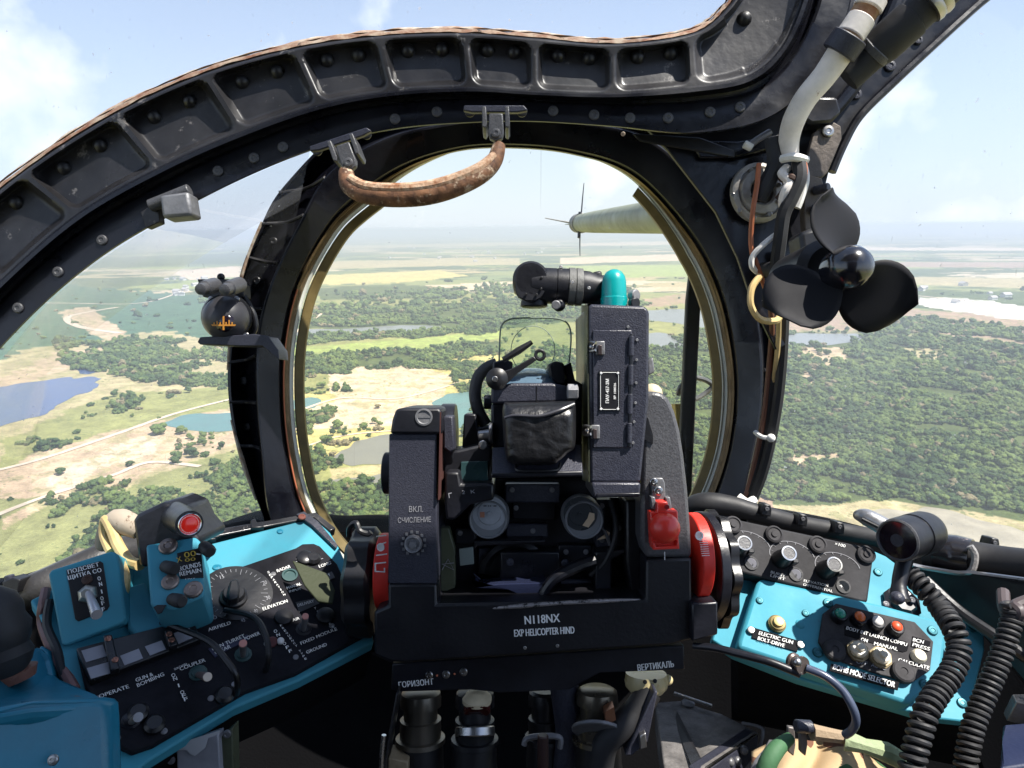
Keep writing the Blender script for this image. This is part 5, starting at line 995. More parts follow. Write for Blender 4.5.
lf = Thing('pedal_guard', 'thin bright edged guard plate left of the connector plugs', 'guard plate', P(390, 720, .50)); lf.part('plate', MB().poly([(396, 693), (398, 694), (385, 768), (388, 800), (376, 800)], .50, .03), PLASTIC, bevel=.001); lf.part('bright_edge', MB().tube([P(384, 735, .498), P(382, 755, .498), P(381, 790, .498)], .0018, 8), CHROME); lf.part('tan_foot', MB().poly([(388, 758), (408, 762), (408, 800), (388, 800)], .51, .02), mat('tan_paint', (.3, .23, .14), .5, bump=.5, var=.3), bevel=.001)

# floor box at the lower right of the sight
fbx = Thing('ammunition_box', 'dusty grey black metal box with riveted side, lower right of the sight', 'box', P(700, 760, .55))
a_, b_, c_, d_ = P(650, 705, .70), P(722, 712, .70), P(758, 733, .62), P(700, 775, .54); e_ = P(672, 790, .54)
GR = mat('dusty_sunlit_metal_top', (.15, .14, .135), .6, bump=.8, var=.4, vscale=40, wear=(.2, .17, .13), wamt=.04)  # dust, with sunlight on the lid raised into the base colour
fbx.part('lid', MB().prism([P(655, 702, .70), P(680, 700, .70), P(722, 714, .68), P(759, 732, .63), P(702, 772, .55), P(700, 800, .52), P(668, 800, .52)], (0, 0, -.03)), GR, bevel=.002)
fbx.part('side', MB().prism([P(759, 733, .629), P(703, 772, .549), P(703, 800, .54), P(745, 770, .60), P(757, 755, .62)], (-.01, .01, 0)), HAMMER, bevel=.002)
for x, y, d in [(744, 750, .598), (737, 761, .592), (730, 762, .585)]: mb = MB(); mb.ball(P(x, y, d), .004); fbx.part('rivet', mb, GREYM)
fbx.part('groove', MB().prism([P(668, 706, .692), P(674, 705, .692), P(706, 768, .556), P(694, 772, .556)], (0, 0, -.004)), BLACKP); fbx.part('edge_bead', MB().tube([P(706, 768, .551), P(730, 752, .585), P(757, 734, .626)], .0012, 6), STEEL)
fbx.part('handle', MB().tube([P(742, 723, .64), P(760, 727, .63), P(763, 735, .625), P(757, 755, .62)], .0016, 8), GREYM); fbx.part('clip', MB().ball(P(688, 703, .69), .007, .5), GREYM); fbx.part('bar', MB().cyl(P(674, 693, .69), P(712, 706, .68), .0018), STEEL)
# ================================================================== LEFT CONSOLE
def Ac(x, y): return (x/4.267, 490+y/4.267)
def Bc(x, y): return (170+x/4.452, 500+y/4.452)
def Cc(x, y): return (x/4.267, 600+y/4.267)
LP = Plane((320, 520, .63), (370, 645, .54), (100, 745, .43))
lc = Thing('left_console', 'turquoise side console with black switch panels left of the gunsight', 'control panel', LP.h(220, 640, -.05))
lc.part('base_plate', LP.slab(MB(), [(30, 600), (100, 566), (150, 560), (205, 545), (300, 521), (322, 519), (338, 545), (352, 575), (372, 628), (374, 642), (300, 680), (234, 708), (150, 760), (110, 790), (85, 780), (60, 650)], 0, .012), TEAL, bevel=.0015)
lc.part('skirt', LP.slab(MB(), [(374, 644), (300, 683), (234, 711), (150, 763), (112, 792), (90, 780), (150, 700), (340, 600)], -.013, .05), WALLM)
lc.part('edge_strip', LP.slab(MB(), [(198, 547), (205, 531), (316, 512), (336, 528), (330, 531), (314, 517), (207, 538)], .002, .01), BLACKP, bevel=.001)
for x, y in [(210, 540), (258, 528)]: lc.part('clip', LP.slab(MB(), [(x-7, y), (x-7, y-8), (x-3, y-10), (x-1, y-6), (x+5, y-7), (x+6, y-1)], .004, .008), PLASTIC, bevel=.0008)
lc.part('corner_strap', LP.slab(MB(), [(296, 514), (304, 511), (318, 521), (338, 545), (336, 548), (312, 525)], .004, .003), HAMMER, bevel=.0006)
mb = MB(); screw(mb, LP.h(302, 517, .006), LP.n, .0035); lc.part('rusty_screw', mb, mat('rusty_screw', (.2, .06, .04), .6))
mb = MB()
for p in [Bc(490, 140), Bc(205, 300), Ac(930, 330)]: screw(mb, LP.h(*p, .0005), LP.n, .0028)
lc.part('screw', mb, TEALW)
pan = lc.part('switch_panel', LP.slab(MB(), [Bc(150, 352), Bc(330, 292), Bc(560, 213), Bc(590, 195), Bc(640, 193), Bc(668, 205), Bc(745, 285), Bc(880, 590), Bc(560, 768), Cc(1050, 385), Cc(650, 617), Cc(560, 648), Cc(500, 620), Cc(360, 360), Cc(325, 210), Cc(820, 90), Bc(120, 500)], .006, .006), PANEL, bevel=.001)
# airfield dial
cx, cy = 236, 590
dial = lc.part('range_dial', LP.slab(MB(), [(cx+37*math.cos(t), cy+3+27*math.sin(t)) for t in [math.tau*i/40 for i in range(40)]], .0068, .001), PLASTIC)
mb = MB()
for i in range(36):
    t = math.tau*i/36
    if math.sin(t) > .93 and abs(math.cos(t)) < .25: continue
    k0 = .88 if i % 4 else .78; LP.slab(mb, [(cx+32*k*math.cos(t+e), cy+3+24*k*math.sin(t+e)) for k, e in ((k0, -.008), (1, -.007), (1, .007), (k0, .008))], .0073, .0003)
for s_, p in [('0', Bc(193, 533)), ('15', Bc(225, 352)), ('5', Bc(168, 418)), ('10', Bc(172, 450)), ('30', Bc(430, 445)), ('40', Bc(375, 505)), ('20', Bc(415, 378)), ('45', Bc(318, 545))]: texth(mb, LP, s_, p, (p[0]+4, p[1]-1.2), 3.6, .0074)
lc.part('dial_marks', mb, DIMW, parent=dial)
kb = lc.part('dial_knob', MB().lathe(LP.foot(cx-2, cy+1, .016, .007), LP.n, [(0, .0105), (.003, .0103), (.004, .0085), (.007, .008), (.008, .0075)], 28), PLASTIC); lc.part('knob_grip', MB().prism(LP.pts([(227, 594), (230, 580), (238, 578), (240, 588), (239, 597), (229, 600)], .020), -LP.n*.009), PLASTIC, parent=kb, bevel=.0015)
# window row
wf = lc.part('display_frame', LP.slab(MB(), [Cc(325, 205), Cc(820, 78), Cc(860, 165), Cc(385, 345)], .012, .008), PLASTIC, bevel=.0008)
for q_ in ([(347, 216), (438, 190), (458, 238), (367, 265)], [(370, 291), (463, 264), (480, 308), (388, 336)], [(512, 238), (592, 207), (610, 248), (532, 278)], [(618, 198), (690, 172), (708, 210), (640, 236)], [(740, 142), (808, 118), (830, 158), (762, 186)]):
    lc.part('display_window', LP.slab(MB(), [Cc(*p) for p in q_], .0124, .0008), LILAC, parent=wf)
for q_ in ([(440, 150), (478, 145), (510, 290), (470, 300)], [(700, 130), (735, 122), (758, 188), (722, 200)]): lc.part('clamp', LP.slab(MB(), [Cc(*p) for p in q_], .018, .006), PLASTIC, parent=wf, bevel=.0008)
mb = MB(); [screw(mb, LP.h(*Cc(*p), .018), LP.n, .0022) for p in [(462, 165), (492, 255), (722, 145), (732, 170)]]; lc.part('screw', mb, mat('copper_screw', (.3, .14, .1), .4, .8), parent=wf)
# toggles
def toggle(T, pl, b, t, h, r=.0032, m=GREYM, tipm=None, nut=mat('dull_teal_jack', (.03, .07, .07), .4), parent=None):
    base = pl.h(*b, .007); r_ = V(((t[0]-512)/F, 1, (384-t[1])/F)); tp = r_*((pl.o+pl.n*h).dot(pl.n)/r_.dot(pl.n))
    tg = T.part('toggle_switch', MB().lathe(pl.h(*b, .004), pl.n, [(0, .0062), (.0025, .0062), (.003, .0048), (.004, .0044), (.0045, .003)], 12), nut, parent=parent)
    T.part('toggle_lever', MB().tube([base, base.lerp(tp, .5), tp], [r*.75, r, r*1.15], 12), m, parent=tg if parent is None else parent)
    if tipm: T.part('toggle_tip', MB().cyl(tp, tp+(tp-base).normalized()*.0012, r*1.1), tipm, parent=tg if parent is None else parent)
PINK = mat('pinkish_tip', (.5, .22, .18), .5)
toggle(lc, LP, Bc(325, 695), Bc(325, 640), .034, .0025, GREYM, PINK); toggle(lc, LP, Bc(595, 580), Bc(602, 520), .032, .0023, GREYM, PINK, BLACK); toggle(lc, LP, Cc(845, 318), Cc(885, 328), .036, .0026, mat('brownish_lever', (.14, .1, .09), .4), mat('ivory_tip', (.6, .5, .4), .4))
lc.part('small_button', MB().ball(LP.h(*Bc(492, 628), .008), .0028), WHITEL); lc.part('small_lamp', MB().cyl(LP.h(*Bc(455, 632), .006), LP.h(*Bc(455, 632), .009), .004), mat('dim_red_green_lens', (.1, .03, .03), .2)); lc.part('jack_hole', MB().lathe(LP.h(*Bc(533, 337), .006), LP.n, [(0, .0065), (.0015, .0065), (.0015, .005), (.0002, .0045)], 20), mat('dull_teal_jack', (.03, .07, .07), .4))
for p in [Bc(505, 495), Bc(690, 490), Bc(600, 232)]: lc.part('push_button', MB().lathe(LP.foot(p[0]+1, p[1]+3, .011), LP.n, [(0, .0072), (.003, .0072), (.0045, .005)], 22), PLASTIC)
mb = MB()
NP2 = LP.slab(MB(), [Bc(170, 662), Bc(345, 598), Bc(352, 620), Bc(262, 665), Bc(200, 700)], .0068, .0008); lc.part('navy_label', NP2, mat('navy_label', (.012, .014, .05), .4), parent=pan)
for s_, a, b_, h in [('AIRFIELD', (172, 585), (272, 552), 15), ('ELEVATION', (415, 492), (525, 455), 15), ('RADAR', (478, 322), (538, 300), 14), ('MANUAL', (522, 398), (585, 378), 13), ('INPUT', (532, 412), (585, 398), 10), ('LONG', (665, 302), (718, 285), 14), ('LIM', (684, 347), (712, 338), 14),
                   ('DELIVERY', (570, 475), (642, 455), 13), ('AIR', (548, 541), (578, 531), 13), ('FIXED MODULE', (584, 645), (745, 578), 15), ('GROUND', (610, 685), (700, 648), 15), ('POWER', (335, 626), (402, 598), 16), ('GUN TURRET', (190, 672), (335, 610), 17), ('CLEAR', (203, 688), (272, 658), 17)]:
    texth(mb, LP, s_, Bc(*a), Bc(*b_), h/4.7, .0074, bold=.00006)
for s_, a, b_, h in [('OPERATE', (425, 420), (552, 375), 20), ('GUN &', (582, 350), (655, 322), 19), ('BOMBING', (588, 372), (702, 322), 19), ('COUPLER', (770, 302), (878, 262), 19)]: texth(mb, LP, s_, Cc(*a), Cc(*b_), h/5.2, .0074, bold=.00006)
texth(mb, LP, 'GUN CAMERA', Cc(745, 300), Cc(800, 275), 2, .0074)
stacked(mb, LP, 'SEPARATION', Bc(440, 325), Bc(510, 425), 2.2, 1.9, -.35); stacked(mb, LP, 'FREQUENCY TYPE', Bc(497, 562), Bc(605, 710), 2.2, 1.9, -.35); stacked(mb, LP, 'TRAVERSE', Bc(648, 486), Bc(740, 582), 2.2, 2.0, -.35); stacked(mb, LP, 'ON', Bc(472, 590), Bc(484, 606), 3.4, 3, -.35); stacked(mb, LP, 'OFF', Bc(512, 645), Bc(538, 678), 3.2, 3, -.35); stacked(mb, LP, 'ON I OFF', Cc(742, 328), Cc(795, 430), 4, 3.6, -.3)
lc.part('lettering', mb, WHITE, parent=pan)
for a in ([(Cc(690, 95)), Cc(880, 170), Cc(960, 250), Cc(1010, 330), Cc(1010, 400)], [Bc(245, 490), Bc(370, 520), Bc(425, 600), Bc(440, 700), Bc(425, 760)]):
    lc.part('guard_wire', MB().tube([LP.h(*p, l_) for p, l_ in zip(a, (.01, .03, .035, .03, .008))], .0022, 8), PLASTIC)
lc.part('placard_bezel', LP.slab(MB(), [Bc(545, 268), Bc(700, 325), Bc(735, 400), Bc(725, 460), Bc(660, 450), Bc(600, 380)], .03, .002), mat('dark_olive_flap', (.04, .047, .024), .6, spec=.25, bump=.3), bevel=.0006, label='olive green flap lying over the panel corner')
mb = MB()
for p in [Bc(185, 520), Bc(430, 640), Bc(560, 700), Bc(720, 560), Cc(500, 590), Cc(900, 420), Cc(420, 420), Cc(700, 560), Cc(1000, 360), Bc(460, 330), Bc(780, 500)]: screw(mb, LP.h(*p, .006), LP.n, .0022)
lc.part('screw', mb, GREYM, parent=pan)
for p in [Cc(960, 395), Cc(590, 470), Cc(660, 520), Bc(640, 250)]: lc.part('push_button', MB().lathe(LP.foot(*p, .011), LP.n, [(0, .0065), (.003, .0065), (.005, .0045)], 20), PLASTIC)
toggle(lc, LP, Cc(560, 520), Cc(590, 500), .028, .0026, GREYM, None, BLACK)
mb = MB()
for i in range(26):
    a = Bc(560+(i % 6)*22, 262+(i//6)*11); b_ = Cc(470+(i % 7)*32, 440+(i//7)*30)
    if i < 9: LP.slab(mb, [(a[0], a[1]), (a[0]+2.5, a[1]-.8), (a[0]+2.7, a[1]-.3), (a[0]+.2, a[1]+.5)], .0073, .0003)
lc.part('tick_marks', mb, DIMW, parent=pan)
# tiny card beneath LIM
lc.part('card', LP.slab(MB(), [Bc(640, 348), Bc(720, 318), Bc(735, 345), Bc(660, 375)], .0072, .0006), mat('dim_card', (.07, .07, .075), .5)); lc.part('card', LP.slab(MB(), [Bc(560, 455), Bc(655, 435), Bc(665, 460), Bc(575, 500)], .0068, .0004), mat('dim_card', (.07, .07, .075), .5))

# backlight switch box
SB = Plane((48, 573, .485), (112, 552, .50), (63, 646, .47))
sb = Thing('switch_box', 'turquoise switch box lettered ПОДСВЕТ ЩИТКА СО with an upright toggle', 'switch box', SB.h(88, 600, -.03))
sb.part('box', SB.slab(MB(), [(48, 574), (51, 570), (111, 551), (116, 553), (118, 560), (126, 618), (124, 623), (66, 646), (61, 644)], 0, .05), TEAL, bevel=.003)
lb = sb.part('label_plate', SB.slab(MB(), [(66, 570), (100, 561), (103, 563), (109.5, 606), (107, 610), (78, 621.5), (75, 619)], .0008, .001), PLASTIC, bevel=.0004)
mb = MB(); texth(mb, SB, 'ПОДСВЕТ', Ac(293, 362), Ac(425, 328), 5, .0012, bold=.0001); texth(mb, SB, 'ЩИТКА СО', Ac(293, 387), Ac(435, 352), 5, .0012, bold=.0001)
for ch, p in [('O', (425, 377)), ('N', (431, 401)), ('I', (436, 433)), ('O', (437, 462)), ('F', (441, 482)), ('F', (443, 508))]:
    c_ = Ac(*p); w_ = 1.4 if ch != 'I' else .5; texth(mb, SB, ch, (c_[0]-w_, c_[1]+w_*.25+2), (c_[0]+w_, c_[1]-w_*.25+2), 4.0, .0012, bold=.0001)
sb.part('lettering', mb, WHITE, parent=lb)
tg = sb.part('toggle_nut', MB().lathe(SB.h(*Ac(378, 445), 0), SB.n, [(0, .0068), (.003, .0068), (.004, .006), (.005, .005), (.006, .0035)], 6), mat('zinc_nut', (.5, .48, .42), .3, .9))
b0 = SB.h(*Ac(378, 440), .004); t0 = SB.h(*Ac(413, 532), .03); sb.part('toggle_lever', MB().tube([b0, b0.lerp(t0, .5), t0], [.0024, .003, .0036], 14), mat('satin_lever', (.6, .58, .6), .25, .6))
mb = MB(); screw(mb, SB.h(*Ac(372, 382), .001), SB.n, .0036); sb.part('screw', mb, mat('dark_rust_screw', (.06, .03, .02), .5))
# rounds counter with housing and red lamp
RP = Plane((150, 545, .50), (195, 537, .51), (150, 604, .47))
rc = Thing('rounds_counter', 'turquoise rounds remaining counter under a black housing with a glowing red lamp', 'counter', RP.h(175, 590, -.03))
rc.part('front_plate', RP.slab(MB(), [Ac(622, 232), Ac(835, 198), Ac(852, 215), Ac(872, 440), Ac(860, 455), Ac(745, 505), Ac(650, 500), Ac(640, 480)], 0, .045), TEAL, bevel=.002)
rc.part('mounting_foot', LP.slab(MB(), [Ac(540, 415), Ac(620, 390), Ac(650, 490), Ac(850, 470), Ac(850, 560), Ac(600, 640), Ac(545, 580)], .008, .008), TEAL, bevel=.002)
rc.part('housing', MB().prism([P(*p, .515) for p in [(132, 520), (137, 514), (163, 502), (180, 509), (187, 525), (200, 540), (196, 548), (150, 548), (146, 569), (138, 566)]], (0, .05, .0)), BLACK, bevel=.003)
lo = P(*Ac(808, 145), .485); rl = rc.part('lamp_barrel', MB().lathe(P(172, 514, .535), lo-P(172, 514, .535), [(0, .011), (.04, .0108), (.048, .0100), ((lo-P(172, 514, .535)).length, .0096)], 30), BLACK)
lax = (lo-P(172, 514, .535)).normalized(); rc.part('lamp_rim', MB().lathe(lo, lax, [(-.002, .0080), (.002, .0080), (.003, .0075), (.0015, .0062)], 30), CHROME, parent=rl)
rlm = mat('glowing_red_lens', (.7, .03, .02), .15, coat=.6); rlm.node_tree.nodes['Principled BSDF'].inputs['Emission Color'].default_value = (.8, .02, .01, 1); rlm.node_tree.nodes['Principled BSDF'].inputs['Emission Strength'].default_value = .12
rc.part('red_lens', MB().ball(lo+lax*.0012, .0062, .3, lax, 24), rlm, parent=rl)
lb = rc.part('counter_window', RP.slab(MB(), [Ac(755, 270), Ac(858, 245), Ac(868, 372), Ac(770, 378)], .0008, .001), PLASTIC)
mb = MB(); texth(mb, RP, '00', Ac(788, 290), Ac(838, 280), 5.5, .0013); texth(mb, RP, '00', Ac(790, 307), Ac(835, 300), 3.2, .0013); texth(mb, RP, 'X', Ac(757, 310), Ac(778, 303), 5, .0013); rc.part('yellow_digits', mb, mat('yellow_digits', (.7, .5, .08), .5), parent=lb)
mb = MB(); texth(mb, RP, 'ROUNDS', Ac(768, 346), Ac(858, 325), 4.6, .0014, bold=.0001); texth(mb, RP, 'REMAIN', Ac(768, 368), Ac(860, 350), 4.4, .0014, bold=.0001); texth(mb, RP, 'MОО', Ac(792, 384), Ac(835, 376), 3, .0006); texth(mb, RP, 'I', Ac(856, 272), Ac(838, 270), 1.2, .0013); rc.part('lettering', mb, WHITE, parent=lb)
for p, r in [((718, 240), .0066), ((727, 392), .006), ((825, 425), .0064)]:
    mb = MB(); screw(mb, RP.h(*Ac(*p), .001), RP.n, r); rc.part('screw', mb, mat('tarnished_screw', (.3, .24, .21), .4, .8, var=.3))
for p0, p1 in [((705, 325), (765, 345)), ((735, 465), (790, 480)), ((870, 240), (910, 275))]: rc.part('push_knob', MB().lathe(RP.h(*Ac(*p0), .001), RP.h(*Ac(*p1), .014)-RP.h(*Ac(*p0), .001), [(0, .0042), (.01, .0048), (.014, .0046), (.016, .0034)], 20), RUBBER)
rc.part('notch_hole', RP.slab(MB(), [Ac(655, 500), Ac(672, 490), Ac(708, 490), Ac(690, 522), Ac(672, 528)], .0006, .001), PLASTIC)
single('cable', MB().tube([P(140, 565, .52), P(128, 560, .53), P(118, 545, .54), P(112, 530, .545), P(106, 520, .55), P(105, 535, .55), P(112, 552, .54)], .0045, 10), WIREY, 'cream cable looping behind the turquoise switch box', 'cable')
single('cable', MB().tube([P(140, 530, .55), P(128, 524, .55), P(118, 522, .555), P(108, 530, .56), P(104, 545, .57)], [.008, .010, .011, .008, .007], 12), mat('rag_wrapped_cable', (.42, .35, .27), .8, bump=1, bscale=80, wear=(.12, .07, .04), wamt=.14, wscale=60), 'cloth wrapped cable joint behind the black lamp housing', 'cable')
single('cable', MB().tube([P(118, 560, .52), P(124, 575, .51), P(124, 588, .505), P(120, 600, .51)], .0042, 10), WIREY, 'cream cable coming down at the right side of the switch box', 'cable')
single('hose', MB().tube([P(-40, 612, .62), P(0, 604, .62), P(30, 592, .62), P(48, 585, .62), P(75, 572, .64), P(110, 556, .66), P(150, 545, .70)], .0155, 16), mat('grey_sill_hose', (.035, .033, .033), .5, bump=.5, wear=(.2, .17, .15), wamt=.08), 'dark ribbed hose along the left sill', 'hose')
single('cable', MB().tube([P(46, 590, .50), P(43, 605, .49), P(42, 622, .49), P(48, 640, .48), P(58, 660, .47), P(75, 690, .45)], .0035, 8), mat('red_grey_cable', (.2, .1, .09), .45), 'thin reddish cable running down left of the switch box', 'cable')
single('cable', MB().tube([P(50, 600, .49), P(47, 625, .48), P(57, 650, .47), P(64, 675, .46), P(80, 700, .45)], .003, 8), RUBBER, 'thin black cable running down left of the switch box', 'cable')
single('sill_cover', MB().prism([P(-30, 600, .7), P(95, 545, .74), P(60, 572, .66), P(-30, 618, .62)], (0, .005, -.01)), mat('grey_sill_paint', (.12, .12, .13), .5, var=.2), 'grey edge strip of the left sill behind the switch box', 'trim strip')
cl_ = Thing('sill_clamp', 'small black clamp on the left sill hose', 'clamp', P(8, 598, .60)); cl_.part('block', MB().poly([(2, 582), (12, 578), (20, 580), (18, 593), (4, 596)], .598, .015), PLASTIC, bevel=.001); cl_.part('bolt', MB().cyl(P(10, 580, .605), P(9, 575, .605), .004), HAMMER)
# hand controller at lower left
hc = Thing('hand_grip', 'black rubber hand grip with folds at the lower left edge', 'hand grip', P(12, 650, .42))
hc.part('grip', MB().lathe(P(8, 676, .42), P(-10, 600, .42)-P(8, 676, .42), [(0, .009), (.006, .014), (.012, .0165), (.018, .0148), (.022, .0168), (.03, .0185), (.036, .016), (.042, .0165), (.05, .014), (.056, .007)], 28), RUBBER)
hc.part('collar', MB().lathe(P(10, 682, .425), P(-10, 600, .42)-P(8, 676, .42), [(0, .014), (.006, .016), (.008, .012)], 24), mat('brown_rusty_collar', (.16, .07, .05), .6, bump=.6, var=.3))
cbx = Thing('controller_box', 'large worn turquoise housing in the lower left corner', 'housing', P(50, 760, .38))
cbx.part('top', MB().prism([P(-60, 690, .44), P(10, 668, .45), P(40, 642, .47), P(52, 655, .47), P(56, 675, .46), P(100, 696, .42), P(108, 702, .40), P(30, 706, .37), P(-60, 722, .35)], (0, 0, -.01)), TEALW, bevel=.004)
cbx.part('front', MB().prism([P(-60, 718, .351), P(30, 703, .371), P(106, 700, .40), P(108, 720, .395), P(110, 800, .38), P(-60, 800, .34)], (0, .015, -.004)), TEALW, bevel=.004)
cbx.part('side', MB().prism([P(40, 644, .472), P(50, 650, .47), P(56, 676, .46), P(45, 674, .455), P(30, 668, .46)], (0, .02, -.02)), TEALW, bevel=.002)
mb = MB(); screw(mb, P(53, 760, .367), (0, -1, .2), .003); cbx.part('screw', mb, STEEL)
lb2 = Thing('kick_plate', 'pale grey plate with a torn sticker under the left console', 'plate', P(200, 760, .45)); lb2.part('plate', MB().poly([(176, 748), (218, 734), (222, 800), (178, 800)], .455, .01), GREYWOOD, bevel=.001)
lb2.part('sticker', MB().poly([(176, 750), (190, 740), (219, 731), (219, 734), (208, 738), (205, 748), (195, 756), (190, 754), (187, 750)], .453, .0008), mat('off_white_sticker', (.5, .5, .52), .5)); lb2.part('corner_post', MB().poly([(220, 738), (232, 728), (234, 800), (223, 800)], .46, .012), GREENOL, bevel=.001)
mb = MB(); screw(mb, P(227, 734, .458), (0, -1, 0), .0028); screw(mb, P(171, 760, .458), (0, -1, 0), .003); lb2.part('screw', mb, GREYM)

# ================================================================== RIGHT CONSOLE
def Dc(x, y): return (690+x/5.389, 490+y/5.389)
def Ec(x, y): return (740+x/4.573, 600+y/4.573)
RB = Plane((735, 572, .62), (960, 600, .60), (840, 700, .545))
RPN = Plane((725, 518, .65), (874, 549, .635), (734, 570, .625))
rcn = Thing('right_console', 'bright turquoise side console with black selector panel right of the gunsight', 'control panel', RB.h(840, 640, -.06))
rcn.part('base_plate', RB.slab(MB(), [(712, 640), (722, 600), (738, 560), (868, 548), (886, 556), (910, 574), (960, 596), (984, 625), (985, 650), (966, 722), (930, 718), (800, 680), (735, 655)], -.012, .012), TEAL, bevel=.0015)
rcn.part('lower_skirt', MB().prism([RB.h(738, 650, -.02), RB.h(910, 706, -.02), RB.h(966, 724, -.02), RB.h(985, 770, -.16), RB.h(738, 720, -.16)], (0, .02, -.01)), WALLM)
main_ = rcn.part('selector_box', RB.slab(MB(), [(757, 583), (761, 578), (880, 604), (935, 619), (943, 624), (947, 632), (943, 668), (936, 682), (912, 703), (905, 703), (745, 650), (738, 648), (739, 640)], .004, .022), TEAL, bevel=.003)
# black octagonal selector
oc = rcn.part('selector_panel', RB.slab(MB(), [Ec(440, 15), Ec(800, 100), Ec(885, 190), Ec(870, 320), Ec(790, 375), Ec(640, 340), Ec(400, 258), Ec(360, 190), Ec(380, 62)], .0065, .0026), CRINKLE, bevel=.0006)
for (p, m_) in [((465, 60), GREENL), ((555, 75), ORANGEL), ((637, 95), WHITEL), ((725, 120), mat('red_orange_lens', (.75, .08, .02), .3, coat=.5))]:
    b_ = rcn.part('indicator_lamp', MB().lathe(RB.foot(*Ec(p[0], p[1]), .016), RB.n, [(0, .0064), (.006, .0062), (.0085, .0056), (.008, .0045)], 24), BLACK, parent=oc)
    rcn.part('indicator_lens', MB().ball(RB.foot(*Ec(p[0]-2, p[1]-4), .016, .0138), .0046, .6, RB.n, 20), m_, parent=oc)
for p in [(550, 222), (655, 252)]:
    rcn.part('switch_nut', MB().lathe(RB.foot(*Ec(*p), .014), RB.n, [(0, .0092), (.003, .0092), (.0035, .0078), (.006, .0078)], 8), mat('brass_nut', (.3, .24, .14), .5, .5), parent=oc); rcn.part('switch_cap', MB().lathe(RB.foot(*Ec(p[0], p[1]-3), .016, .011), RB.n, [(0, .0068), (.003, .0066), (.0045, .0052), (.0045, .0034), (.0075, .003), (.008, .001)], 22), mat('ivory_cap', (.62, .57, .46), .35), parent=oc)
rcn.part('push_button', MB().lathe(RB.foot(*Ec(826, 250), .012), RB.n, [(0, .0060), (.004, .0058), (.006, .0045), (.0068, .0015)], 24), mat('ivory_button', (.75, .68, .52), .35), parent=oc)
for p in [(440, 222), (755, 322)]: rcn.part('fuse_cap', MB().lathe(RB.foot(*Ec(*p), .012), RB.n, [(0, .0092), (.004, .0088), (.005, .0074), (.005, .003), (.0042, .0026)], 26), CRINKLE, parent=oc)
sc_m = mat('dark_teal_screw', (.02, .12, .15), .4, .5)
for p in [(90, 2), (300, 60), (402, 14), (355, 240), (880, 140), (845, 387)]: mb = MB(); screw(mb, RB.h(*Ec(*p), .0045), RB.n, .0042 if p[0] > 350 else .0032); rcn.part('screw', mb, sc_m, parent=main_)
rcn.part('gun_button', MB().lathe(RB.foot(*Ec(178, 96), .012, .004), RB.n, [(0, .0075), (.003, .0075), (.0035, .0064), (.005, .0062), (.0055, .0044), (.0075, .004), (.008, .0015)], 28), mat('brass_button', (.4, .3, .13), .3, .8))
lp = rcn.part('label_plate', RB.slab(MB(), [Ec(62, 126), Ec(268, 186), Ec(262, 236), Ec(55, 172)], .0055, .0012), LABEL, parent=main_); lp2 = rcn.part('label_plate', RB.slab(MB(), [Ec(417, 290), Ec(728, 375), Ec(722, 412), Ec(410, 322)], .0085, .0012), LABEL, parent=main_)
for p in [(50, 138), (277, 205)]: mb = MB(); screw(mb, RB.h(*Ec(*p), .006), RB.n, .0032); rcn.part('screw', mb, STEEL, parent=main_)
mb = MB(); texth(mb, RB, 'ELECTRIC GUN', Ec(85, 158), Ec(240, 202), 3.6, .0062, bold=.00008); texth(mb, RB, 'BOLT-DRIVE', Ec(80, 182), Ec(202, 217), 3.6, .0062, bold=.00008); rcn.part('lettering', mb, WHITE, parent=lp)
mb = MB(); texth(mb, RB, 'BOMB MODE SELECTOR', Ec(424, 316), Ec(706, 400), 5.4, .0092, bold=.00015); rcn.part('lettering', mb, WHITE, parent=lp2)
pb = rcn.part('label_strip', RB.slab(MB(), [Ec(480, 120), Ec(500, 118), Ec(760, 190), Ec(772, 205), Ec(765, 232), Ec(745, 238), Ec(480, 160)], .0072, .0008), LABEL, parent=oc); rcn.part('label_strip', RB.slab(MB(), [Ec(790, 165), Ec(872, 190), Ec(862, 236), Ec(782, 212)], .0072, .0008), LABEL, parent=oc)
mb = MB(); texth(mb, RB, 'BODY INT LAUNCH COMPU', Ec(485, 134), Ec(762, 212), 3.4, .0078, bold=.00008); texth(mb, RB, 'ON', Ec(552, 186), Ec(582, 194), 3.3, .0078, bold=.00008); texth(mb, RB, 'MANUAL', Ec(612, 205), Ec(720, 232), 3.3, .0078, bold=.00008); texth(mb, RB, 'BCN', Ec(790, 188), Ec(838, 200), 3.4, .0078, bold=.00008); texth(mb, RB, 'PRESS', Ec(788, 210), Ec(866, 232), 3.4, .0078, bold=.00008); texth(mb, RB, 'CALCULATE', Ec(722, 280), Ec(864, 318), 3.4, .0078, bold=.00008); rcn.part('lettering', mb, WHITE, parent=oc)
mb = MB(); texth(mb, RB, 'OFF', Ec(530, 288), Ec(580, 301), 4, .0078); texth(mb, RB, 'AUTO', Ec(598, 304), Ec(668, 322), 4.2, .0078); rcn.part('lettering', mb, mat('grey_lettering', (.3, .32, .38), .6), parent=oc)
rcn.part('lens_cap_bump', MB().ball(RB.h(*Ec(275, 110), .004), .004, .4, RB.n), TEAL, parent=main_)
# shaded side of raised box is modelled by its own thickness; base plate screws
mb = MB(); [screw(mb, RB.h(*p, -.0115), RB.n, .004) for p in [(972, 628), (962, 703), (878, 572)]]; rcn.part('screw', mb, sc_m)
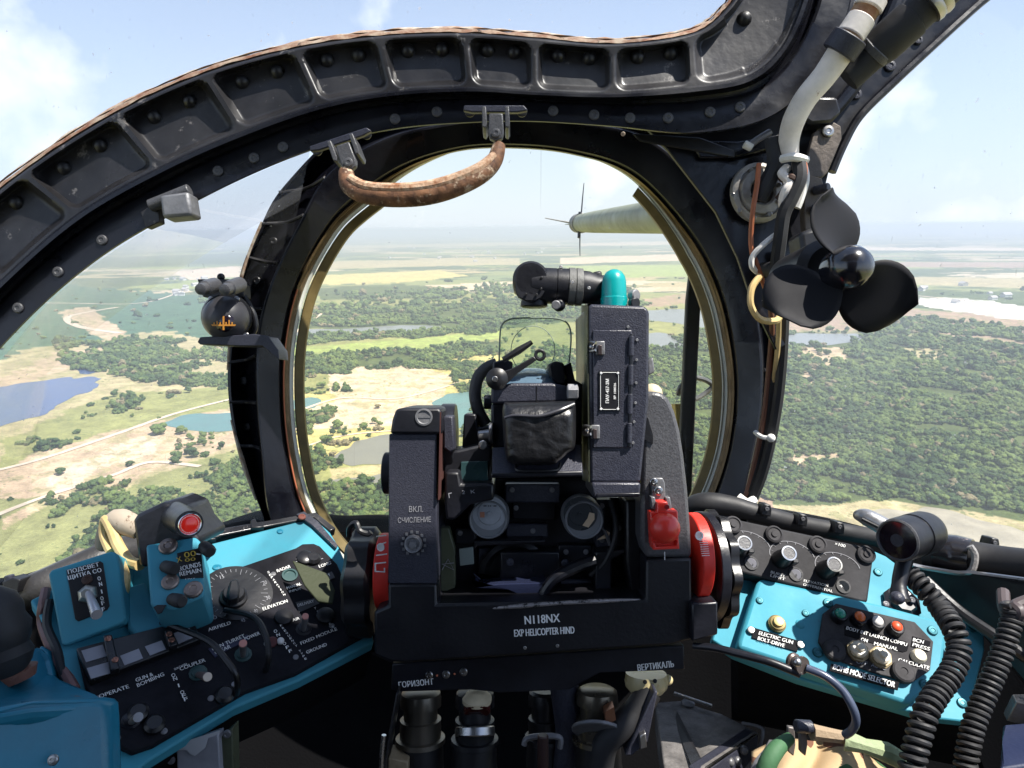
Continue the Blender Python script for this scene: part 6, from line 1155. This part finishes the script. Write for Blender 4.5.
# upper black panel with three knobs
up = Thing('timer_panel', 'grey black panel with three silver rimmed knobs on the right console', 'control panel', RPN.h(800, 560, -.03))
upp = up.part('panel', RPN.slab(MB(), [(716, 512), (722, 516), (868, 547), (875, 550), (874, 556), (868, 602), (862, 602), (734, 571), (716, 566)], .012, .03), mat('charcoal_panel', (.035, .034, .037), .7, spec=.25, bump=.15, var=.25, vscale=40), bevel=.002)
for i, (p, a0) in enumerate([((295, 285), 0), ((535, 340), 0), ((780, 400), 0)]):
    c_ = Dc(*p); pl = RPN
    fb_ = pl.foot(c_[0], c_[1], .034, .012)
    k = up.part('knob', MB().lathe(fb_, pl.n, [(0, .0085), (.005, .0082), (.009, .0072), (.021, .0066)], 28), PLASTIC)
    up.part('knob_rim', MB().lathe(fb_+pl.n*.021, pl.n, [(0, .0066), (.0012, .0067), (.0012, .0054), (.0004, .0052)], 28), CHROME, parent=k); up.part('knob_top', MB().cyl(fb_+pl.n*.0205, fb_+pl.n*.0217, .0053), HAMMER2, parent=k)
    up.part('pointer', pl.slab(MB(), [(c_[0]+4, c_[1]+5), (c_[0]+10, c_[1]+6), (c_[0]+10, c_[1]+10), (c_[0]+4, c_[1]+10)], .024, .010), PLASTIC, parent=k, bevel=.0008)
    mb = MB(); a1 = []; a2 = []
    for j in range(25):
        t = math.radians(195-j*7.6); 
        for lst, k_ in ((a1, 1.0), (a2, .97)): lst.append(pl.h(c_[0]+3+23*k_*math.cos(t), c_[1]+3-14.5*k_*math.sin(t)+.2*(23*k_*math.cos(t)), .0125))
    mb.strip(a1, a2)
    for j in range(0, 25, 3):
        t = math.radians(195-j*7.6); q0, q1 = [(c_[0]+3+23*k_*math.cos(t), c_[1]+3-14.5*k_*math.sin(t)+.2*(23*k_*math.cos(t))) for k_ in (.84, .98)]
        pl.slab(mb, [(q0[0]-.25, q0[1]), (q0[0]+.25, q0[1]), (q1[0]+.25, q1[1]), (q1[0]-.25, q1[1])], .0126, .0002)
    up.part('scale_arc', mb, DIMW, parent=upp)
for p in [(230, 190), (450, 242), (685, 297), (945, 350)]: up.part('fastener', MB().lathe(RPN.h(*Dc(*p), .012), RPN.n, [(0, .0085), (.003, .0082), (.004, .0065), (.003, .0055), (.003, .003), (.0042, .0028)], 24), CRINKLE)
for i, p in enumerate([(330, 395), (570, 455), (825, 520)]):
    f_ = up.part('dial_insert', MB().lathe(RPN.h(*Dc(*p), .012), RPN.n, [(0, .0066), (.0012, .0064), (.0012, .005), (.0004, .0048)], 22), PLASTIC); up.part('insert_face', MB().cyl(RPN.h(*Dc(*p), .012), RPN.h(*Dc(*p), .0128), .0047), LILAC if i < 2 else mat('dark_dial', (.035, .04, .045)), parent=f_)
mb = MB(); c_ = Dc(335, 404); texth(mb, RPN, '0', c_, (c_[0]+1.6, c_[1]+.4), 3.4, .0132); c_ = Dc(567, 464); texth(mb, RPN, '6', c_, (c_[0]+1.8, c_[1]+.4), 3.6, .0132); up.part('digits', mb, PLASTIC, parent=upp)
mb = MB()
for s_, a, b_, h in [('BURST', (434, 448), (512, 470), 15), ('LIMIT', (432, 466), (512, 488), 15), ('ELEVATION', (612, 494), (744, 522), 14), ('DIFFERENTIAL', (610, 514), (768, 552), 14), ('×100', (780, 296), (836, 310), 17), ('G', (245, 415), (262, 420), 18), ('48', (804, 522), (838, 530), 18)]: texth(mb, RPN, s_, Dc(*a), Dc(*b_), h/5.8, .0126, bold=.00006)
up.part('lettering', mb, WHITE, parent=upp)
# sill hoses and clips on the right
single('hose', MB().tube([P(676, 540, .70), P(690, 512, .68), P(705, 504, .67), P(730, 506, .665), P(760, 514, .66), P(800, 524, .66), P(850, 533, .66), P(880, 539, .66), P(915, 552, .655)], [.011, .012, .0118, .0105, .0092, .0085, .0085, .0088, .0085], 16), RUBBER, 'black hose running along the right sill above the knob panel', 'hose')
for x, y, lab in [(767, 508, 'leftmost of the small black clips on the right sill'), (803, 518, 'second small black clip from the left on the right sill'), (840, 526, 'third small black clip on the right sill, beside the silver lever'), (995, 542, 'small black clip on the thick hose right of the round lamp')]:
    t = Thing('hose_clip', lab, 'clip', P(x, y+8, .65), 'small black clips on the right sill'); t.part('body', MB().poly([(x-5, y+2), (x-3, y-4), (x+4, y-3), (x+5, y+2), (x+4, y+9), (x-6, y+7)], .645, .015), PLASTIC, bevel=.001); mb = MB(); screw(mb, P(x, y+1, .644), (0, -1, .1), .0022); t.part('screw', mb, HAMMER2)
th = Thing('sill_pipe', 'thick black wrapped pipe at the right sill behind the round lamp', 'pipe', P(1000, 570, .58)); th.part('pipe', MB().tube([P(925, 552, .64), P(960, 556, .62), P(1000, 563, .60), P(1060, 572, .56), P(1120, 590, .5)], .0155, 18), RUBBER); th.part('taped_joint', MB().tube([P(938, 552, .633), P(955, 555, .622), P(972, 558, .612)], [.017, .0185, .017], 18), mat('shiny_black_tape', (.02, .018, .02), .2, bump=1.0, bscale=60, coat=.6, wear=(.3, .22, .18), wamt=.09, wscale=50)); th.part('tape_edge', MB().tube([P(970, 546, .60), P(975, 555, .598), P(973, 568, .598), P(968, 574, .60)], .003, 8), mat('crumpled_tape', (.3, .29, .28), .3, bump=1)); 
rw = Thing('side_ledge', 'black side ledge with a bright worn edge under the thick sill pipe', 'ledge', P(980, 600, .58)); rw.part('ledge', MB().prism([P(912, 566, .62), P(958, 571, .60), P(1040, 584, .55), P(1100, 600, .5), P(1100, 720, .5), P(1040, 700, .54), P(990, 640, .58), P(945, 590, .61)], (.01, .02, -.005)), PLASTIC, bevel=.002); rw.part('bright_edge', MB().tube([P(912, 565, .618), P(925, 568, .615), P(956, 573, .60), P(975, 573.5, .59), P(1040, 582, .548)], .0022, 8), STEEL)
rw.part('diagonal_rib', MB().tube([P(925, 580, .60), P(960, 612, .575), P(995, 636, .55), P(1030, 660, .53)], .005, 10), PLASTIC)
slv = Thing('silver_lever', 'worn silver lever tip poking out behind the round lamp', 'lever', P(875, 525, .62)); slv.part('lever', MB().tube([P(856, 515, .64), P(866, 517, .63), P(885, 527, .62), P(900, 535, .61)], [.004, .008, .0085, .008], 14), mat('worn_silver', (.4, .4, .41), .35, .7, bump=.4, var=.2)); slv.part('groove', MB().tube([P(862, 519, .621), P(880, 528, .612), P(890, 533, .606)], .0016, 6), RUBBER)
# round lamp
rlp = Thing('map_lamp', 'round black lamp with dark glass standing on the right console', 'lamp', RB.h(900, 605, -.01))
la = P(898, 540, .53); lb_ = P(938, 528, .565); D_ = lb_-la
rlp.part('barrel', MB().lathe(la, D_, [(-.001, .0148), (0, .0168), (.004, .0172), (.018, .0172), (.0185, .0166), (.022, .0166), (.0225, .0174), (.04, .0174), (.046, .016), (.055, .011), (.057, .004)], 40), BLACK); rlp.part('bezel', MB().lathe(la, -D_, [(-.001, .0165), (.0015, .0168), (.0025, .0155), (.001, .0145)], 40), HAMMER2); rlp.part('glass', MB().lathe(la, -D_, [(0, .0145), (.001, .0145), (.0016, .010), (.0019, .0003)], 32), DARKLENS)
rlp.part('worn_patch', MB().ball(P(929, 537, .552), .004, 1.3), STEEL); rlp.part('inner_ring', MB().lathe(la-D_.normalized()*.0016, -D_, [(0, .005), (.0004, .005), (.0004, .0042)], 24), HAMMER)
rlp.part('stem', MB().tube([P(906, 556, .545), P(902, 570, .54), P(899, 585, .535), P(900, 600, .53)], [.0065, .006, .0055, .008], 16), BLACK); rlp.part('base_flange', MB().lathe(RB.h(901, 604, -.011), RB.n, [(0, .0165), (.003, .0165), (.005, .012), (.009, .010)], 8), BLACK); rlp.part('wing_screw', MB().ball(P(897, 598, .515), .0055, .9), HAMMER)
mb = MB(); screw(mb, RB.h(912, 600, .001), RB.n, .003); screw(mb, RB.h(886, 604, .0), RB.n, .003); rlp.part('screw', mb, HAMMER)
# coiled cords
single('coiled_cord', MB().coil([P(908, 572, .545), P(925, 590, .53), P(940, 608, .52), P(953, 628, .50), P(959, 650, .49), P(952, 672, .48), P(938, 692, .47), P(926, 712, .46), P(919, 735, .455), P(912, 765, .45), P(905, 800, .45)], .0066, .0021, 36), RUBBER, 'thick black coiled cord crossing the right edge of the turquoise console', 'coiled cord')
single('coiled_cord', MB().coil([P(1012, 604, .50), P(1012, 618, .50), P(1006, 640, .495), P(998, 664, .49), P(988, 688, .485), P(978, 712, .48), P(971, 735, .475), P(965, 770, .47), P(960, 810, .47)], .0060, .0019, 34), RUBBER, 'second coiled cord further right against the dark side wall', 'coiled cord')
single('cord_clamp', MB().tube([P(1003, 592, .52), P(1005, 610, .505), P(1014, 620, .50), P(1020, 612, .495), P(1016, 606, .50), P(1030, 600, .50)], .0045, 10), mat('brown_grey_cable', (.09, .07, .07), .45), 'looped end of the far right coiled cord', 'cord end')
cc_ = Thing('control_box', 'dark blue grey box corner at the lower right edge', 'box', P(1010, 760, .45)); cc_.part('top', MB().prism([P(1003, 725, .52), P(1060, 720, .50), P(1060, 760, .44), P(1000, 768, .44), P(1002, 745, .46)], (0, 0, -.01)), NAVY, bevel=.002); cc_.part('lip', MB().prism([P(1012, 694, .53), P(1060, 692, .5), P(1060, 712, .5), P(1016, 702, .52)], (0, .01, -.02)), GREYM, bevel=.001)
rb2 = Thing('rail_clip', 'small brown grey cable clamp on the lower edge of the turquoise console', 'clamp', P(797, 664, .46)); rb2.part('knuckle', MB().lathe(P(790, 660, .475), P(808, 668, .46)-P(790, 660, .475), [(0, .004), (.002, .006), (.004, .006), (.005, .0048), (.009, .0048), (.010, .0062), (.012, .006)], 18), mat('tarnished_clamp', (.15, .12, .11), .35, .6)); rb2.part('pin', MB().ball(P(797, 662, .455), .003), STEEL)
single('cable', MB().tube([P(806, 668, .465), P(825, 676, .46), P(842, 690, .455), P(852, 706, .45), P(856, 720, .45), P(852, 730, .455), P(845, 735, .46)], .0028, 12), mat('blue_grey_cable', (.06, .075, .12), .3, coat=.3), 'thin blue grey cable bowing down under the turquoise console', 'cable')
ed = Thing('console_hood', 'black curved lip between sight drum and right console', 'trim', P(730, 650, .48)); ed.part('lip', MB().tube([P(694, 646, .50), P(715, 648, .49), P(740, 654, .48), P(770, 662, .47), P(800, 674, .465)], .0028, 12), BLACK)
# camouflage cloth
camo = bpy.data.materials.new('camouflage_cloth'); camo.use_nodes = True; N_ = camo.node_tree.nodes; L_ = camo.node_tree.links; b_ = N_['Principled BSDF']; b_.inputs['Roughness'].default_value = .9; tc_ = N_.new('ShaderNodeTexCoord'); n_ = N_.new('ShaderNodeTexNoise'); n_.inputs['Scale'].default_value = 17; n_.inputs['Detail'].default_value = 2; L_.new(tc_.outputs['Object'], n_.inputs['Vector'])
r_ = N_.new('ShaderNodeValToRGB'); r_.color_ramp.interpolation = 'CONSTANT'; e_ = r_.color_ramp.elements; e_[0].position = 0; e_[0].color = (.04, .11, .04, 1); e_[1].position = .37; e_[1].color = (.48, .34, .19, 1); x_ = e_.new(.56); x_.color = (.16, .07, .04, 1); x_ = e_.new(.62); x_.color = (.5, .38, .22, 1); L_.new(n_.outputs['Fac'], r_.inputs['Fac']); L_.new(r_.outputs[0], b_.inputs['Base Color'])
rows_ = []
for j in range(22):
    row = []
    for i in range(44):
        u = i/43; v = j/21; x = 752+150*u; yt = 770-34*math.sin(math.pi*min(1, .12+u*.95))**.7+8*u+6*mnoise.noise(V((u*4, 2, 0))); y = yt+v*70; f_ = mnoise.noise(V((u*7+v*2, v*3, 1)))*.010+.006*math.sin(u*17+v*3)
        row.append(P(x, y, .56-.10*v+f_))
    rows_.append(row)
single('camouflage_cloth', MB().grid(rows_), camo, 'crumpled green and tan camouflage cloth at the bottom right', 'cloth', solid=.003, smooth=80)
bkl = Thing('strap_buckle', 'grey folding buckle lying on the camouflage cloth', 'buckle', P(800, 745, .47)); 
for dx in (-6, 6): bkl.part('arm', MB().poly([(797+dx-3, 727), (797+dx+4, 728), (799+dx+3, 745), (800+dx, 757), (797+dx-3, 752)], .485-dx*.001, .004), mat('dusty_grey_metal', (.16, .145, .14), .5, .4), bevel=.001)
bkl.part('hinge', MB().cyl(P(795, 726, .475), P(812, 727, .475), .0045), HAMMER); bkl.part('strap', MB().tube([P(812, 732, .475), P(830, 735, .475), P(850, 738, .475)], [.006, .005, .004], 8), mat('tan_webbing', (.3, .22, .14), .8, bump=.8))
single('green_strap', MB().tube([P(758, 800, .47), P(766, 768, .47), P(776, 750, .475), P(790, 738, .485)], [.006, .0065, .006, .004], 12), mat('green_webbing', (.05, .14, .06), .7, bump=.8, bscale=80), 'green padded strap left of the buckle on the cloth', 'strap')
single('pale_strap', MB().tube([P(845, 740, .475), P(865, 746, .47), P(885, 752, .47), P(900, 760, .47)], [.0075, .005, .007, .006], 10), mat('pale_green_webbing', (.3, .36, .2), .7, bump=.6), 'pale green strap end right of the buckle', 'strap')
single('conduit', MB().tube([P(748, 800, .50), P(756, 768, .50), P(768, 752, .51), P(772, 744, .52)], .0035, 8), GREYM, 'thin grey conduit left of the green strap', 'conduit')
# ================================================================== CAMERA, SUN, SKY
cam = bpy.data.cameras.new('camera'); cam.sensor_width = 36; cam.lens = F*36/1024; cam.clip_start = .02; cam.clip_end = 200000
co = bpy.data.objects.new('camera', cam); col.objects.link(co); co.matrix_world = M @ Matrix.Rotation(math.radians(90), 4, 'X'); bpy.context.scene.camera = co
sd = (R3 @ V((.45, -.35, .82))).normalized(); el = math.asin(sd.z); azm = math.atan2(sd.x, sd.y)
sl = bpy.data.lights.new('sun', 'SUN'); sl.energy = 4.2; sl.angle = math.radians(.5); sl.color = (1, .955, .88)
so = bpy.data.objects.new('sun', sl); col.objects.link(so); so.rotation_euler = sd.to_track_quat('Z', 'Y').to_euler(); so.location = (0, 0, ALT+50)
w = bpy.data.worlds.new('World'); bpy.context.scene.world = w; w.use_nodes = True; nt = w.node_tree; N = nt.nodes; L = nt.links
bg = N['Background']; sky = N.new('ShaderNodeTexSky'); sky.sky_type = 'NISHITA'; sky.sun_disc = False; sky.sun_elevation = el; sky.sun_rotation = azm; sky.air_density = 1.0; sky.dust_density = .4; sky.ozone_density = 2.5; sky.altitude = 200
tc = N.new('ShaderNodeTexCoord'); sx = N.new('ShaderNodeSeparateXYZ'); L.new(tc.outputs['Generated'], sx.inputs[0])
mz = N.new('ShaderNodeMath'); mz.operation = 'MAXIMUM'; mz.inputs[1].default_value = .3; L.new(sx.outputs[2], mz.inputs[0])
dv = N.new('ShaderNodeVectorMath'); dv.operation = 'DIVIDE'; cb = N.new('ShaderNodeCombineXYZ'); [L.new(mz.outputs[0], cb.inputs[i]) for i in range(3)]
L.new(tc.outputs['Generated'], dv.inputs[0]); L.new(cb.outputs[0], dv.inputs[1])
cn = N.new('ShaderNodeTexNoise'); cn.inputs['Scale'].default_value = 1.6; cn.inputs['Detail'].default_value = 8; cn.inputs['Roughness'].default_value = .5; cn.inputs['Distortion'].default_value = 0
L.new(dv.outputs[0], cn.inputs['Vector'])
cr_ = N.new('ShaderNodeValToRGB'); cr_.color_ramp.elements[0].position = .55; cr_.color_ramp.elements[1].position = .68; cr_.color_ramp.elements[0].color = (0, 0, 0, 1); L.new(cn.outputs['Fac'], cr_.inputs['Fac'])
ck = N.new('ShaderNodeMath'); ck.operation = 'MULTIPLY'; ck.inputs[1].default_value = .8; L.new(cr_.outputs[0], ck.inputs[0])
hf = N.new('ShaderNodeMapRange'); hf.inputs['From Min'].default_value = 0; hf.inputs['From Max'].default_value = .5; hf.inputs['To Min'].default_value = .88; hf.inputs['To Max'].default_value = .12; L.new(sx.outputs[2], hf.inputs['Value'])
hx = N.new('ShaderNodeMixRGB'); L.new(hf.outputs[0], hx.inputs[0]); L.new(sky.outputs[0], hx.inputs[1]); hx.inputs[2].default_value = (4.7, 5.35, 6.6, 1)
mx = N.new('ShaderNodeMixRGB'); L.new(ck.outputs[0], mx.inputs[0]); L.new(hx.outputs[0], mx.inputs[1]); mx.inputs[2].default_value = (7.4, 7.6, 7.9, 1)
L.new(mx.outputs[0], bg.inputs[0]); bg.inputs[1].default_value = .085
sc = bpy.context.scene; sc.view_settings.view_transform = 'Standard'; sc.view_settings.look = 'None'; sc.view_settings.gamma = 1; sc.view_settings.exposure = 1.1
sc.render.resolution_x = W; sc.render.resolution_y = HT
try:
    sc.cycles.volume_bounces = 0; sc.cycles.transparent_max_bounces = 16; sc.cycles.max_bounces = 6
except Exception: pass
